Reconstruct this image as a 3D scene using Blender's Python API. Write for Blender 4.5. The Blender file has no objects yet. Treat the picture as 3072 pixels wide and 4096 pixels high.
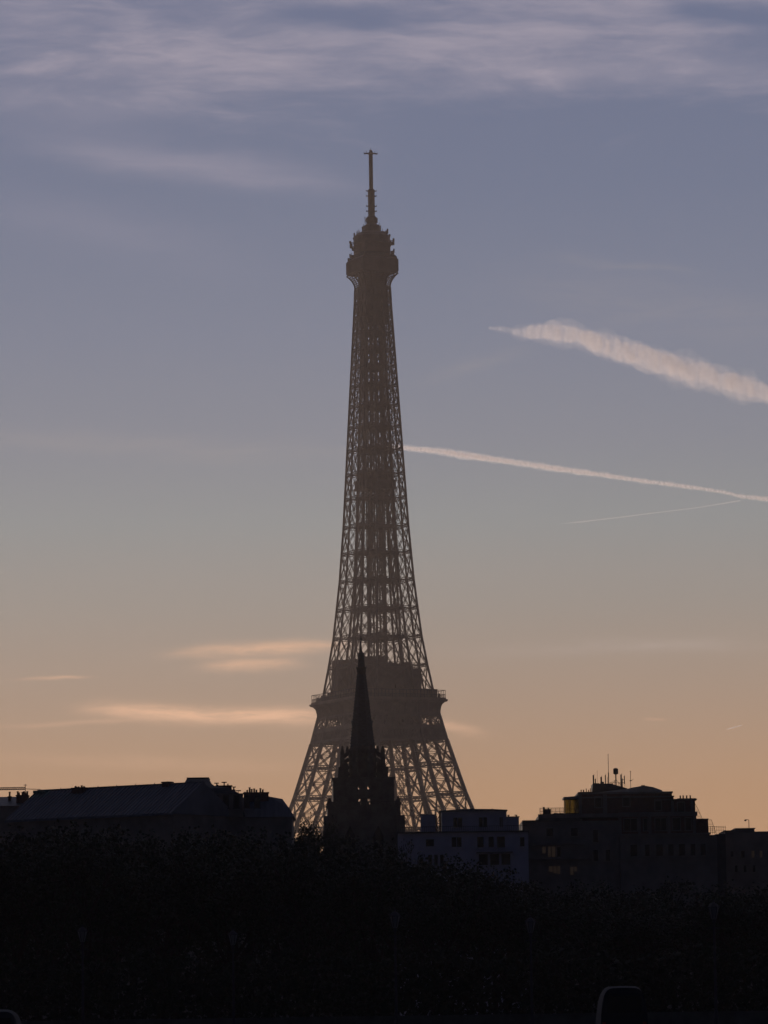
import bpy, math, random
from mathutils import Vector, Matrix
import numpy as np
rnd = random.Random(7)
S = bpy.context.scene
COL = S.collection
R = math.radians

# ------------------------------------------------------------------ camera
F = 17120.0                    # focal length in pixels of the 3072 x 4096 photograph
W0, H0 = 3072, 4096
EYE = Vector((0, 0, 1.7))
PITCH = math.atan((4040 - H0 / 2) / F)
ROLL = R(0.8)
D = 1600.0                     # distance of the lattice tower
_f = Vector((0, math.cos(PITCH), math.sin(PITCH)))
_u = Vector((0, -math.sin(PITCH), math.cos(PITCH)))
_r = Vector((1, 0, 0))
RX = _r * math.cos(ROLL) - _u * math.sin(ROLL)
UP = _u * math.cos(ROLL) + _r * math.sin(ROLL)
cam = bpy.data.objects.new('camera', bpy.data.cameras.new('camera'))
COL.objects.link(cam)
m = Matrix((RX, UP, -_f)).transposed().to_4x4()
m.translation = EYE
cam.matrix_world = m
cam.data.sensor_fit = 'HORIZONTAL'
cam.data.sensor_width = 36
cam.data.lens = F / W0 * 36
cam.data.clip_start = 0.5
cam.data.clip_end = 90000
S.camera = cam
S.render.resolution_x, S.render.resolution_y = 768, 1024


def ray(x, y):
    return (_f + RX * ((x - W0 / 2) / F) + UP * ((H0 / 2 - y) / F))


def at(x, y, Y):
    d = ray(x, y)
    return EYE + d * (Y / d.y)


def azel(x, y):                # 1659-wide pixel grid -> (azimuth, elevation) in degrees
    d = ray(x * 3072 / 1659, y * 3072 / 1659).normalized()
    return math.degrees(math.atan2(d.x, d.y)), math.degrees(math.asin(d.z))


def s2l(c):
    return [((v / 255) / 12.92 if v / 255 <= 0.04045 else ((v / 255 + 0.055) / 1.055) ** 2.4) for v in c]


# ------------------------------------------------------------------ view, world, sun
S.view_settings.view_transform = 'Standard'
S.view_settings.look = 'None'
S.view_settings.exposure = 0
S.view_settings.gamma = 1
S.cycles.use_denoising = True
S.cycles.max_bounces = 6
S.cycles.volume_bounces = 3
S.cycles.transparent_max_bounces = 16

SUN_AZ, SUN_EL = R(-4.0), R(2.0)
w = bpy.data.worlds.new("World")
S.world = w
w.use_nodes = True
nt = w.node_tree
nt.nodes.clear()
L = nt.links


class NT:
    """tiny expression helper over a node tree"""
    def __init__(s, nt):
        s.nt = nt

    def n(s, t, **k):
        x = s.nt.nodes.new(t)
        for a, v in k.items():
            setattr(x, a, v)
        return x

    def put(s, sock, v):
        if isinstance(v, (int, float)):
            sock.default_value = v
        elif isinstance(v, (tuple, list)):
            sock.default_value = tuple(v) if len(v) == len(sock.default_value) else tuple(list(v) + [1])[:len(sock.default_value)]
        else:
            s.nt.links.new(v, sock)

    def m(s, op, a, b=0.0, c=None, clamp=False):
        x = s.n('ShaderNodeMath', operation=op, use_clamp=clamp)
        s.put(x.inputs[0], a)
        s.put(x.inputs[1], b)
        if c is not None:
            s.put(x.inputs[2], c)
        return x.outputs[0]

    def rng(s, v, a, b, c=0.0, d=1.0, smooth=True):
        x = s.n('ShaderNodeMapRange', interpolation_type='SMOOTHSTEP' if smooth else 'LINEAR')
        for i, q in enumerate((v, a, b, c, d)):
            s.put(x.inputs[i], q)
        return x.outputs[0]

    def mix(s, f, a, b, mode='MIX'):
        x = s.n('ShaderNodeMixRGB', blend_type=mode)
        s.put(x.inputs[0], f)
        s.put(x.inputs[1], a)
        s.put(x.inputs[2], b)
        return x.outputs[0]

    def vec(s, x, y, z):
        n = s.n('ShaderNodeCombineXYZ')
        s.put(n.inputs[0], x)
        s.put(n.inputs[1], y)
        s.put(n.inputs[2], z)
        return n.outputs[0]

    def noise(s, vec, scale, detail=4, rough=0.5, dist=0.0):
        n = s.n('ShaderNodeTexNoise')
        s.put(n.inputs['Vector'], vec)
        n.inputs['Scale'].default_value = scale
        n.inputs['Detail'].default_value = detail
        n.inputs['Roughness'].default_value = rough
        n.inputs['Distortion'].default_value = dist
        return n.outputs[0]

    def ramp(s, v, stops):
        n = s.n('ShaderNodeValToRGB')
        s.put(n.inputs[0], v)
        e = n.color_ramp.elements
        while len(e) < len(stops):
            e.new(0.5)
        for q, (p, c) in zip(e, stops):
            q.position = p
            q.color = (*c, 1)
        return n.outputs[0]


N = NT(nt)
tc = N.n('ShaderNodeTexCoord').outputs['Generated']
sx = N.n('ShaderNodeSeparateXYZ')
L.new(tc, sx.inputs[0])
X, Y_, Z = sx.outputs
EL = N.m('MULTIPLY', N.m('ARCSINE', Z), 180 / math.pi)
AZ = N.m('MULTIPLY', N.m('ARCTAN2', X, Y_), 180 / math.pi)
# clear-sky colour by elevation (degrees / 40), as radiance of the dusk sky
SKYG = 0.90
stops = [(2.0, (196, 150, 108)), (3.0, (187, 148, 114)), (4.2, (171, 148, 129)), (5.4, (155, 149, 142)),
         (6.5, (145, 150, 152)), (7.6, (136, 141, 153)), (9.0, (126, 134, 154)), (11.0, (113, 124, 150)),
         (13.5, (107, 118, 148)), (30.0, (50, 64, 100)), (40.0, (30, 40, 70))]
clear = N.ramp(N.m('DIVIDE', EL, 40.0), [(e / 40, [v * SKYG for v in s2l(c)]) for e, c in stops])
# warp for all the streaks
W1 = N.noise(N.vec(N.m('MULTIPLY', AZ, 0.35), N.m('MULTIPLY', EL, 1.3), 3.1), 1.0, 4, 0.6)
W2 = N.noise(N.vec(N.m('MULTIPLY', AZ, 0.9), N.m('MULTIPLY', EL, 2.6), 9.7), 1.0, 3, 0.6)
AZW = N.m('ADD', AZ, N.m('MULTIPLY', N.m('SUBTRACT', W1, 0.5), 1.0))
AZL = N.m('ADD', AZ, N.m('MULTIPLY', N.m('SUBTRACT', W1, 0.5), 0.8))
ELL = N.m('ADD', EL, N.m('ADD', N.m('MULTIPLY', N.m('SUBTRACT', W1, 0.5), 0.10), N.m('MULTIPLY', N.m('SUBTRACT', W2, 0.5), 0.10)))
ELW = N.m('ADD', EL, N.m('ADD', N.m('MULTIPLY', N.m('SUBTRACT', W1, 0.5), 0.30), N.m('MULTIPLY', N.m('SUBTRACT', W2, 0.5), 0.16)))
DEGPX = math.degrees(1 / 9244)


def streak(x0, y0, x1, y1, hw, k=2.0, low=None):
    """soft streak between two points of the sky, half thickness hw (all in 1659-wide pixels turned into degrees)"""
    a0, e0 = azel(x0, y0)
    a1, e1 = azel(x1, y1)
    ca, ce = (a0 + a1) / 2, (e0 + e1) / 2
    hl = math.hypot(a1 - a0, e1 - e0) / 2
    t = math.atan2(e1 - e0, a1 - a0)
    low = ce < 6 if low is None else low
    da, de = N.m('SUBTRACT', AZL if low else AZW, ca), N.m('SUBTRACT', ELL if low else ELW, ce)
    u = N.m('ADD', N.m('MULTIPLY', da, math.cos(t) / hl), N.m('MULTIPLY', de, math.sin(t) / hl))
    v = N.m('ADD', N.m('MULTIPLY', da, -math.sin(t) / (hw * DEGPX)), N.m('MULTIPLY', de, math.cos(t) / (hw * DEGPX)))
    r2 = N.m('ADD', N.m('POWER', N.m('ABSOLUTE', u), k), N.m('POWER', N.m('ABSOLUTE', v), 2.0))
    return N.m('EXPONENT', N.m('MULTIPLY', r2, -1.0))


def total(*a):
    o = a[0]
    for b in a[1:]:
        o = N.m('ADD', o, b)
    return o


fine = N.noise(N.vec(N.m('MULTIPLY', AZW, 1.1), N.m('MULTIPLY', ELW, 7.0), 1.0), 1.0, 6, 0.62)
brk = N.rng(fine, 0.30, 0.66)
warm = total(N.m('MULTIPLY', streak(380, 1412, 740, 1392, 13, 4), 0.9), N.m('MULTIPLY', streak(440, 1440, 640, 1432, 12, 3), 0.75),
             N.m('MULTIPLY', streak(210, 1535, 720, 1548, 17, 6), 1.25),
             N.m('MULTIPLY', streak(0, 1568, 300, 1558, 5, 3), 0.30), N.m('MULTIPLY', streak(40, 1470, 175, 1464, 3.5, 3), 0.55),
             N.m('MULTIPLY', streak(900, 1550, 1045, 1582, 11, 3), 0.6), N.m('MULTIPLY', streak(0, 1640, 620, 1655, 14, 3), 0.20),
             N.m('MULTIPLY', streak(1395, 1552, 1440, 1552, 3, 3), 0.3))
warm = N.m('MULTIPLY', warm, N.m('ADD', N.m('MULTIPLY', brk, 0.6), 0.5))
pale = total(N.m('MULTIPLY', streak(1020, 1412, 1600, 1385, 15, 3), 0.42), N.m('MULTIPLY', streak(1250, 1390, 1720, 1402, 12, 3), 0.3),
             N.m('MULTIPLY', streak(1200, 560, 1500, 582, 9, 3), 0.22),
             N.m('MULTIPLY', streak(930, 815, 1130, 760, 14, 3), 0.2), N.m('MULTIPLY', streak(-100, 935, 760, 985, 22, 4), 0.22),
             N.m('MULTIPLY', streak(820, 1395, 1000, 1400, 8, 3), 0.1), N.m('MULTIPLY', streak(1100, 620, 1750, 700, 60, 3), 0.18))
pale = N.m('MULTIPLY', pale, N.m('ADD', N.m('MULTIPLY', brk, 0.6), 0.4))
# high cirrus at the top of the sky
cn = N.noise(N.vec(N.m('MULTIPLY', AZW, 0.30), N.m('MULTIPLY', ELW, 1.25), 5.3), 1.0, 7, 0.60, 0.5)
top = N.rng(N.m('ADD', ELW, N.m('MULTIPLY', N.m('SUBTRACT', cn, 0.5), 3.4)), 11.7, 13.1)
e_hole = total(streak(590, 25, 870, 45, 22, 4), streak(1440, 8, 1700, 55, 32, 4), N.m('MULTIPLY', streak(180, 145, 420, 160, 14, 3), 0.5))
top = N.m('MULTIPLY', top, N.m('SUBTRACT', 1.0, N.m('MULTIPLY', e_hole, 1.1), clamp=True))
fib = N.noise(N.vec(N.m('ADD', N.m('MULTIPLY', AZW, 0.45), N.m('MULTIPLY', ELW, 0.5)), N.m('MULTIPLY', ELW, 2.6), 2.0), 1.0, 6, 0.60, 0.15)
top = N.m('MULTIPLY', top, N.m('ADD', 0.16, N.m('MULTIPLY', N.rng(N.m('ADD', N.m('MULTIPLY', cn, 0.65), N.m('MULTIPLY', fib, 0.35)), 0.34, 0.64), 1.0)))
cir = total(top, N.m('MULTIPLY', streak(90, 318, 740, 388, 30, 4), 0.75), N.m('MULTIPLY', streak(1030, 150, 1700, 145, 34, 4), 0.75),
            N.m('MULTIPLY', streak(-50, 250, 420, 210, 60, 4), 0.40), N.m('MULTIPLY', streak(-100, 420, 500, 560, 60, 3), 0.22),
            N.m('MULTIPLY', streak(-60, 90, 600, 110, 70, 4), 0.3))
cir = N.m('MULTIPLY', cir, N.m('ADD', 0.6, N.m('MULTIPLY', N.rng(fib, 0.28, 0.7), 0.6)))
# cirrus fades higher up and only the western sky is modelled by the streaks
col = N.mix(N.m('MULTIPLY', cir, 0.62, clamp=True), clear, [v * SKYG for v in s2l((166, 160, 176))])
col = N.mix(N.m('MULTIPLY', pale, 0.65, clamp=True), col, [v * SKYG for v in s2l((186, 172, 163))])
col = N.mix(N.m('MULTIPLY', warm, 0.85, clamp=True), col, [v * SKYG for v in s2l((238, 190, 155))])
# the physical sky for everything round and above; the dusk glow belongs to the west
sky = N.n('ShaderNodeTexSky', sky_type='NISHITA', sun_disc=False)
sky.sun_elevation = SUN_EL
sky.sun_rotation = SUN_AZ
sky.altitude = 40
sky.air_density = 1.2
sky.dust_density = 2.0
west = N.rng(N.m('ABSOLUTE', N.m('SUBTRACT', AZ, -4.0)), 28.0, 85.0, 1.0, 0.0)
nis = N.mix(1.0, sky.outputs[0], (0.010, 0.015, 0.040), 'MULTIPLY')
col = N.mix(west, nis, N.mix(1.0, col, (1, 1, 1), 'MULTIPLY'))
bg = N.n('ShaderNodeBackground')
L.new(col, bg.inputs[0])
bg.inputs[1].default_value = 1.0
wo = N.n('ShaderNodeOutputWorld')
L.new(bg.outputs[0], wo.inputs[0])
w.cycles.sampling_method = 'MANUAL'
w.cycles.sample_map_resolution = 1024

sl = bpy.data.lights.new('sun', 'SUN')
sl.energy = 0.64
sl.angle = R(0.5)
sl.color = (1.0, 0.80, 0.64)
so = bpy.data.objects.new('sun', sl)
COL.objects.link(so)
sdir = Vector((math.sin(SUN_AZ) * math.cos(SUN_EL), math.cos(SUN_AZ) * math.cos(SUN_EL), math.sin(SUN_EL)))
so.rotation_euler = sdir.to_track_quat('Z', 'Y').to_euler()
so.location = sdir * 3000


# ------------------------------------------------------------------ helpers
class MB:
    def __init__(s):
        s.v, s.f = [], []

    def add(s, vs, fs):
        o = len(s.v)
        s.v += [tuple(p) for p in vs]
        s.f += [tuple(i + o for i in f) for f in fs]
        return s

    def box(s, x0, x1, y0, y1, z0, z1):
        return s.add([(x0, y0, z0), (x1, y0, z0), (x1, y1, z0), (x0, y1, z0), (x0, y0, z1), (x1, y0, z1), (x1, y1, z1), (x0, y1, z1)],
                     [(3, 2, 1, 0), (4, 5, 6, 7), (0, 1, 5, 4), (1, 2, 6, 5), (2, 3, 7, 6), (3, 0, 4, 7)])

    def frustum(s, hx0, hy0, z0, hx1, hy1, z1, cx=0, cy=0):
        return s.add([(cx - hx0, cy - hy0, z0), (cx + hx0, cy - hy0, z0), (cx + hx0, cy + hy0, z0), (cx - hx0, cy + hy0, z0),
                      (cx - hx1, cy - hy1, z1), (cx + hx1, cy - hy1, z1), (cx + hx1, cy + hy1, z1), (cx - hx1, cy + hy1, z1)],
                     [(3, 2, 1, 0), (4, 5, 6, 7), (0, 1, 5, 4), (1, 2, 6, 5), (2, 3, 7, 6), (3, 0, 4, 7)])

    def bar(s, a, b, t, t2=None):
        a, b = Vector(a), Vector(b)
        d = b - a
        if d.length < 1e-6:
            return s
        d.normalize()
        n = d.cross(Vector((0, 0, 1)))
        if n.length < 0.05:
            n = Vector((1, 0, 0))
        n.normalize()
        k = d.cross(n)
        t2 = t if t2 is None else t2
        n, k = n * (t / 2), k * (t2 / 2)
        return s.add([a - n - k, a + n - k, a + n + k, a - n + k, b - n - k, b + n - k, b + n + k, b - n + k],
                     [(3, 2, 1, 0), (4, 5, 6, 7), (0, 1, 5, 4), (1, 2, 6, 5), (2, 3, 7, 6), (3, 0, 4, 7)])

    def lathe(s, prof, n=16, cx=0, cy=0, ph=0.0):
        """prof: (radius, z) from bottom to top"""
        vs, fs = [], []
        for r, z in prof:
            for i in range(n):
                a = ph + 2 * math.pi * i / n
                vs.append((cx + r * math.cos(a), cy + r * math.sin(a), z))
        for j in range(len(prof) - 1):
            for i in range(n):
                k = (i + 1) % n
                fs.append((j * n + i, j * n + k, (j + 1) * n + k, (j + 1) * n + i))
        fs.append(tuple(reversed(range(n))))
        fs.append(tuple(range((len(prof) - 1) * n, len(prof) * n)))
        return s.add(vs, fs)

    def cone(s, x, y, z0, z1, r0, r1=0.01, n=8, ph=0.0):
        return s.lathe([(r0, z0), (r1, z1)], n, x, y, ph)

    def build(s, name, mat, parent=None, smooth=False):
        me = bpy.data.meshes.new(name)
        me.from_pydata(s.v, [], s.f)
        me.materials.append(mat)
        if smooth:
            me.polygons.foreach_set('use_smooth', [True] * len(me.polygons))
        me.update()
        o = bpy.data.objects.new(name, me)
        COL.objects.link(o)
        if parent:
            o.parent = parent
        return o


def tag(o, label=None, cat=None, group=None, kind=None):
    for k, v in (('label', label), ('category', cat), ('group', group), ('kind', kind)):
        if v:
            o[k] = v
    return o


def empty(name, loc, rz=0.0):
    o = bpy.data.objects.new(name, None)
    COL.objects.link(o)
    o.location = loc
    o.rotation_euler = (0, 0, rz)
    return o


def copy_tree(o, parent=None):
    c = o.copy()
    COL.objects.link(c)
    c.parent = parent
    for ch in list(o.children):
        copy_tree(ch, c)
    return c


def mat(name, color, rough=0.7, var=0.15, scale=1.0, metal=0.0, bump=0.0, stretch=(1, 1, 1), emis=None):
    M_ = bpy.data.materials.new(name)
    M_.use_nodes = True
    t = M_.node_tree
    T = NT(t)
    b = t.nodes['Principled BSDF']
    b.inputs['Roughness'].default_value = rough
    b.inputs['Metallic'].default_value = metal
    co = T.n('ShaderNodeTexCoord').outputs['Object']
    mp = T.n('ShaderNodeMapping')
    T.put(mp.inputs[0], co)
    mp.inputs['Scale'].default_value = stretch
    nz = T.noise(mp.outputs[0], scale, 6, 0.6)
    c0 = [c * (1 - var) for c in color]
    c1 = [min(1, c * (1 + var)) for c in color]
    T.put(b.inputs['Base Color'], T.mix(T.rng(nz, 0.3, 0.7), c0, c1))
    if bump:
        bp = T.n('ShaderNodeBump')
        bp.inputs['Strength'].default_value = bump
        T.put(bp.inputs['Height'], nz)
        T.put(b.inputs['Normal'], bp.outputs[0])
    if emis:
        b.inputs['Emission Color'].default_value = (*emis[0], 1)
        b.inputs['Emission Strength'].default_value = emis[1]
    return M_


M = dict(
    iron=mat('brown painted iron', (0.20, 0.14, 0.10), 0.6, 0.2, 0.3),
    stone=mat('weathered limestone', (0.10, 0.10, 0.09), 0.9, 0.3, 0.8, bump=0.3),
    slate=mat('slate', (0.05, 0.065, 0.07), 0.55, 0.25, 2.0, stretch=(1, 1, 4)),
    copper=mat('green copper', (0.10, 0.20, 0.17), 0.6, 0.3, 1.0),
    zinc=mat('zinc sheet roof', (0.14, 0.16, 0.19), 0.8, 0.2, 0.7, stretch=(3, 0.4, 0.4)),
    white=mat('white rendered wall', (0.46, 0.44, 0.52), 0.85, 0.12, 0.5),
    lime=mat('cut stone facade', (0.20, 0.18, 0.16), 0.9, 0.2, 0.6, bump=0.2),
    brick=mat('dark red brick', (0.13, 0.06, 0.045), 0.9, 0.3, 3.0),
    pot=mat('terracotta pot', (0.22, 0.10, 0.06), 0.9, 0.2, 3),
    glass=mat('dark window glass', (0.02, 0.024, 0.03), 0.12, 0.2, 0.4),
    lit=mat('lit window', (0.3, 0.25, 0.18), 0.6, 0.2, 0.8, emis=((1.0, 0.62, 0.34), 0.010)),
    metal=mat('dark grey metal', (0.06, 0.06, 0.065), 0.85, 0.2, 2, metal=0.0),
    pale=mat('pale plastic cover', (0.35, 0.35, 0.36), 0.5, 0.1, 2),
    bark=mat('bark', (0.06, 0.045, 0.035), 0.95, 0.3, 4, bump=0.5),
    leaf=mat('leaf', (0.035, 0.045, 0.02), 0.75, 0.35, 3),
    asphalt=mat('asphalt', (0.05, 0.05, 0.052), 0.9, 0.25, 0.6),
    paving=mat('paving', (0.14, 0.13, 0.12), 0.9, 0.25, 0.4),
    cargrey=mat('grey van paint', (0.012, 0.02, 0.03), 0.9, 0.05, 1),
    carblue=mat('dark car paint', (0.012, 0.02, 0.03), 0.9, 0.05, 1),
    rubber=mat('tyre rubber', (0.02, 0.02, 0.02), 0.9, 0.2, 5),
    redglass=mat('red lamp glass', (0.2, 0.01, 0.01), 0.3, 0.1, 1),
    lampglass=mat('frosted lamp glass', (0.14, 0.14, 0.15), 0.5, 0.1, 2),
)

# translucent yellowish glazing of the rooftop room
gl = bpy.data.materials.new('yellowed glazing')
gl.use_nodes = True
T = NT(gl.node_tree)
gl.node_tree.nodes.clear()
a_ = T.n('ShaderNodeBsdfTransparent')
a_.inputs[0].default_value = (0.62, 0.60, 0.43, 1)
b_ = T.n('ShaderNodeBsdfGlossy')
b_.inputs[0].default_value = (0.3, 0.3, 0.3, 1)
b_.inputs[1].default_value = 0.1
mx = T.n('ShaderNodeMixShader')
mx.inputs[0].default_value = 0.08
T.put(mx.inputs[1], a_.outputs[0])
T.put(mx.inputs[2], b_.outputs[0])
T.put(T.n('ShaderNodeOutputMaterial').inputs[0], mx.outputs[0])
M['glazing'] = gl
net = bpy.data.materials.new('fine safety mesh')
net.use_nodes = True
T = NT(net.node_tree)
net.node_tree.nodes.clear()
a_ = T.n('ShaderNodeBsdfTransparent')
b_ = T.n('ShaderNodeBsdfDiffuse')
b_.inputs[0].default_value = (0.08, 0.08, 0.08, 1)
mx = T.n('ShaderNodeMixShader')
mx.inputs[0].default_value = 0.14
T.put(mx.inputs[1], a_.outputs[0])
T.put(mx.inputs[2], b_.outputs[0])
T.put(T.n('ShaderNodeOutputMaterial').inputs[0], mx.outputs[0])
M['net'] = net

# ------------------------------------------------------------------ ground
g = MB()
g.add([(-1800, -120, 0), (1800, -120, 0), (1800, 3380, 0), (-1800, 3380, 0)], [(0, 1, 2, 3)])
tag(g.build('ground', M['paving']), kind='structure')
g = MB()
g.add([(-12, -100, 0.004), (12, -100, 0.004), (12, 280, 0.004), (-12, 280, 0.004)], [(0, 1, 2, 3)])
g.add([(-300, 250.0, 0.008), (300, 250.0, 0.008), (300, 264.0, 0.008), (-300, 264.0, 0.008)], [(0, 1, 2, 3)])
tag(g.build('road', M['asphalt']), kind='structure')
g = MB()
g.box(-300, 300, 264.0, 276, 0.0, 0.13)
tag(g.build('pavement', M['paving']), kind='structure')

# ------------------------------------------------------------------ lattice tower
PHI = R(25)
CS = math.cos(PHI) + math.sin(PHI)
axis = (at(1499, 1896, D).x + at(1520, 3231, D).x) / 2
tower = empty('lattice_tower', (axis, D, 0), PHI)
tag(tower, 'tall wrought iron lattice tower tapering to an antenna, rising in haze behind the church spire', 'tower')


def zt(y):
    return at(1500, y, D).z


def hp(xl, xr, y):
    """half width of the tower's square section from its two silhouette edges"""
    return (at(xr, y, D).x - at(xl, y, D).x) / 2 / CS


prof = [(0, 62.0, 15.5), (30, 43.5, 13.5), (57, 31.8, 12.6)]
for xl, xr, y, b in [(1161, 1879.5, 3231.7, 12.2), (1238, 1787.9, 2981, 10.2), (1268.5, 1750.7, 2860.4, 8.6), (1298.9, 1720.4, 2735.5, 7.4),
                     (1331.1, 1682.5, 2545.6, 6.5), (1354.7, 1652, 2325.4, 6.1), (1371, 1631.2, 2108.9, 5.5), (1382.9, 1615.5, 1896, 4.9),
                     (1400.3, 1588.6, 1548, 4.2), (1418.3, 1561.7, 1200, 3.4), (1420.5, 1560, 1150, 3.3)]:
    prof.append((zt(y), hp(xl, xr, y), b))
prof.sort()
PZ = [p[0] for p in prof]
PH = [p[1] for p in prof]
PB = [p[2] for p in prof]


def Hw(z):
    return float(np.interp(z, PZ, PH))


def Bw(z):
    return float(np.interp(z, PZ, PB))


def lat_girder(mb, a, b, depth, t, n, up=Vector((0, 0, 1)), tz=None):
    """two chords and a zigzag between points a and b"""
    a, b = Vector(a), Vector(b)
    o = up * (depth / 2)
    mb.bar(a - o, b - o, t)
    mb.bar(a + o, b + o, t)
    tz = tz or t * 0.7
    for i in range(n):
        p, q = a.lerp(b, i / n), a.lerp(b, (i + 1) / n)
        mb.bar(p - o, q + o, tz)
        mb.bar(p + o, q - o, tz)


def dbl(mb, a, b, gap, t, side):
    """diagonal made of two parallel angle bars with small laces"""
    a, b = Vector(a), Vector(b)
    s = side.normalized() * gap / 2
    mb.bar(a - s, b - s, t)
    mb.bar(a + s, b + s, t)
    n = max(3, int((b - a).length / 1.6))
    for i in range(n):
        p, q = a.lerp(b, i / n), a.lerp(b, (i + 1) / n)
        mb.bar(p + (s if i % 2 else -s), q + (-s if i % 2 else s), t * 0.4)


Z_B0, Z_B1 = zt(2968), zt(2918)          # solid belt
Z_L1 = zt(2863)                          # lattice band above it
Z_RIM = zt(2808)
up_levels = [zt(y) for y in (2780, 2667, 2551, 2437, 2323, 2213, 2107, 1995, 1897, 1801, 1709, 1624, 1545, 1469, 1399, 1333, 1270, 1211, 1155)]
lo_levels = [0, 14, 28, 42, 53, 61.5] + [zt(y) for y in (3310, 3186, 3066)] + [Z_B0]

SIG = [(-1, -1), (1, -1), (1, 1), (-1, 1)]


def pier_corners(sx_, sy_, z):
    H, B = Hw(z), Bw(z)
    return [Vector((sx_ * (H - B * i), sy_ * (H - B * j), z)) for i, j in ((0, 0), (1, 0), (1, 1), (0, 1))]


def build_pier(sx_, sy_, levels, ct, dt, name, low):
    mb = MB()
    for k in range(len(levels) - 1):
        z0, z1 = levels[k], levels[k + 1]
        c0, c1 = pier_corners(sx_, sy_, z0), pier_corners(sx_, sy_, z1)
        for i in range(4):
            mb.bar(c0[i], c1[i], ct, ct)
        for i in range(4):
            j = (i + 1) % 4
            a0, b0, a1, b1 = c0[i], c0[j], c1[i], c1[j]
            side = (b0 - a0)
            gap = 0.55 if not low else 0.8
            up = (a1 - a0).cross(side).cross(side)
            perp = Vector((0, 0, 1))
            tq = dt if low or i in (0, 3) else dt * .6      # the two inward faces are lighter
            dbl(mb, a0, b1, gap, tq, side)
            dbl(mb, b0, a1, gap, tq, side)
            lat_girder(mb, a1, b1, 1.0 if not low else 1.5, dt * 1.25, 3 if not low else 4, tz=dt * .7)
            if low:                      # gusset where the diagonals cross, and a half-height strut
                mid = (a0 + b0 + a1 + b1) / 4
                n_ = side.cross(a1 - a0).normalized()
                s_ = side.normalized()
                mb.bar(mid - s_ * 0.9, mid + s_ * 0.9, 0.35, 1.6)
                ml, mr = (a0 + a1) / 2, (b0 + b1) / 2
                mb.bar(ml, mr, dt * 0.8)
                for q in (0.25, 0.75):   # fine secondary lattice
                    mb.bar(a0.lerp(a1, q), mid, dt * 0.3)
                    mb.bar(b0.lerp(b1, q), mid, dt * 0.3)
        # horizontal diaphragm
        mb.bar(c1[0], c1[2], dt * 1.2)
        mb.bar(c1[1], c1[3], dt * 1.2)
    return mb.build(name, M['iron'], tower)


for sx_, sy_ in SIG:
    p = build_pier(sx_, sy_, lo_levels, 1.25, 0.28, 'leg', True)
    # inclined lift track and stairs inside the leg
    if sx_ != sy_:
        continue
    mb = MB()
    for k in range(len(lo_levels) - 1):
        for q in range(4):
            za = lo_levels[k] + (lo_levels[k + 1] - lo_levels[k]) * q / 4
            zb = lo_levels[k] + (lo_levels[k + 1] - lo_levels[k]) * (q + 1) / 4
            a, b = pier_corners(sx_, sy_, za), pier_corners(sx_, sy_, zb)
            for u, v in ((0.35, 0.35), (0.35, 0.62), (0.62, 0.35), (0.62, 0.62)):
                pa = a[0].lerp(a[1], u) + (a[3] - a[0]) * v
                pb = b[0].lerp(b[1], u) + (b[3] - b[0]) * v
                mb.bar(pa, pb, 0.2)
            pa = a[0].lerp(a[1], 0.35) + (a[3] - a[0]) * 0.35
            pb = b[0].lerp(b[1], 0.62) + (b[3] - b[0]) * 0.62
            mb.bar(pa, pb, 0.3, 0.2)
            pa = a[0].lerp(a[1], 0.15) + (a[3] - a[0]) * (0.2 if q % 2 else 0.75)
            pb = b[0].lerp(b[1], 0.15) + (b[3] - b[0]) * (0.75 if q % 2 else 0.2)
            mb.bar(pa, pb, 0.3, 0.22)
            mb.bar(a[0].lerp(a[1], 0.2) + (a[3] - a[0]) * 0.2, a[0].lerp(a[1], 0.8) + (a[3] - a[0]) * 0.2, 0.16)
    mb.build('lift_track', M['iron'], p)

# first platform: girder ring and deck with arches below
mb = MB()
h1 = 35.0
for z0, z1, h in ((52.5, 57.0, 34.2), (57.0, 58.2, 36.0)):
    for s_ in (-1, 1):
        mb.box(-h, h, s_ * h - 0.5, s_ * h + 0.5, z0, z1)
        mb.box(s_ * h - 0.5, s_ * h + 0.5, -h + 0.5, h - 0.5, z0, z1)
mb.box(-33.6, 33.6, -33.6, -14, 56.2, 57.0)
mb.box(-33.6, 33.6, 14, 33.6, 56.2, 57.0)
mb.box(-33.6, -14, -13.9, 13.9, 56.2, 57.0)
mb.box(14, 33.6, -13.9, 13.9, 56.2, 57.0)
mb.build('first_platform', M['iron'], tower)
for ax in (0, 1):
    for s_ in (-1, 1):
        mb = MB()
        pts = []
        for i in range(25):
            a = math.pi * i / 24
            u, z = 37 * math.cos(a), 13 + 38.5 * math.sin(a)
            o = s_ * (Hw(z) - 0.8)
            pts.append(Vector((u, o, z)) if ax == 0 else Vector((o, u, z)))
        for a, b in zip(pts, pts[1:]):
            mb.bar(a, b, 1.0, 1.4)
            mb.bar(a + Vector((0, 0, 2.6)), b + Vector((0, 0, 2.6)), 0.5)
            mb.bar(a, b + Vector((0, 0, 2.6)), 0.25)
        mb.build('arch', M['iron'], tower)

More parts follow.
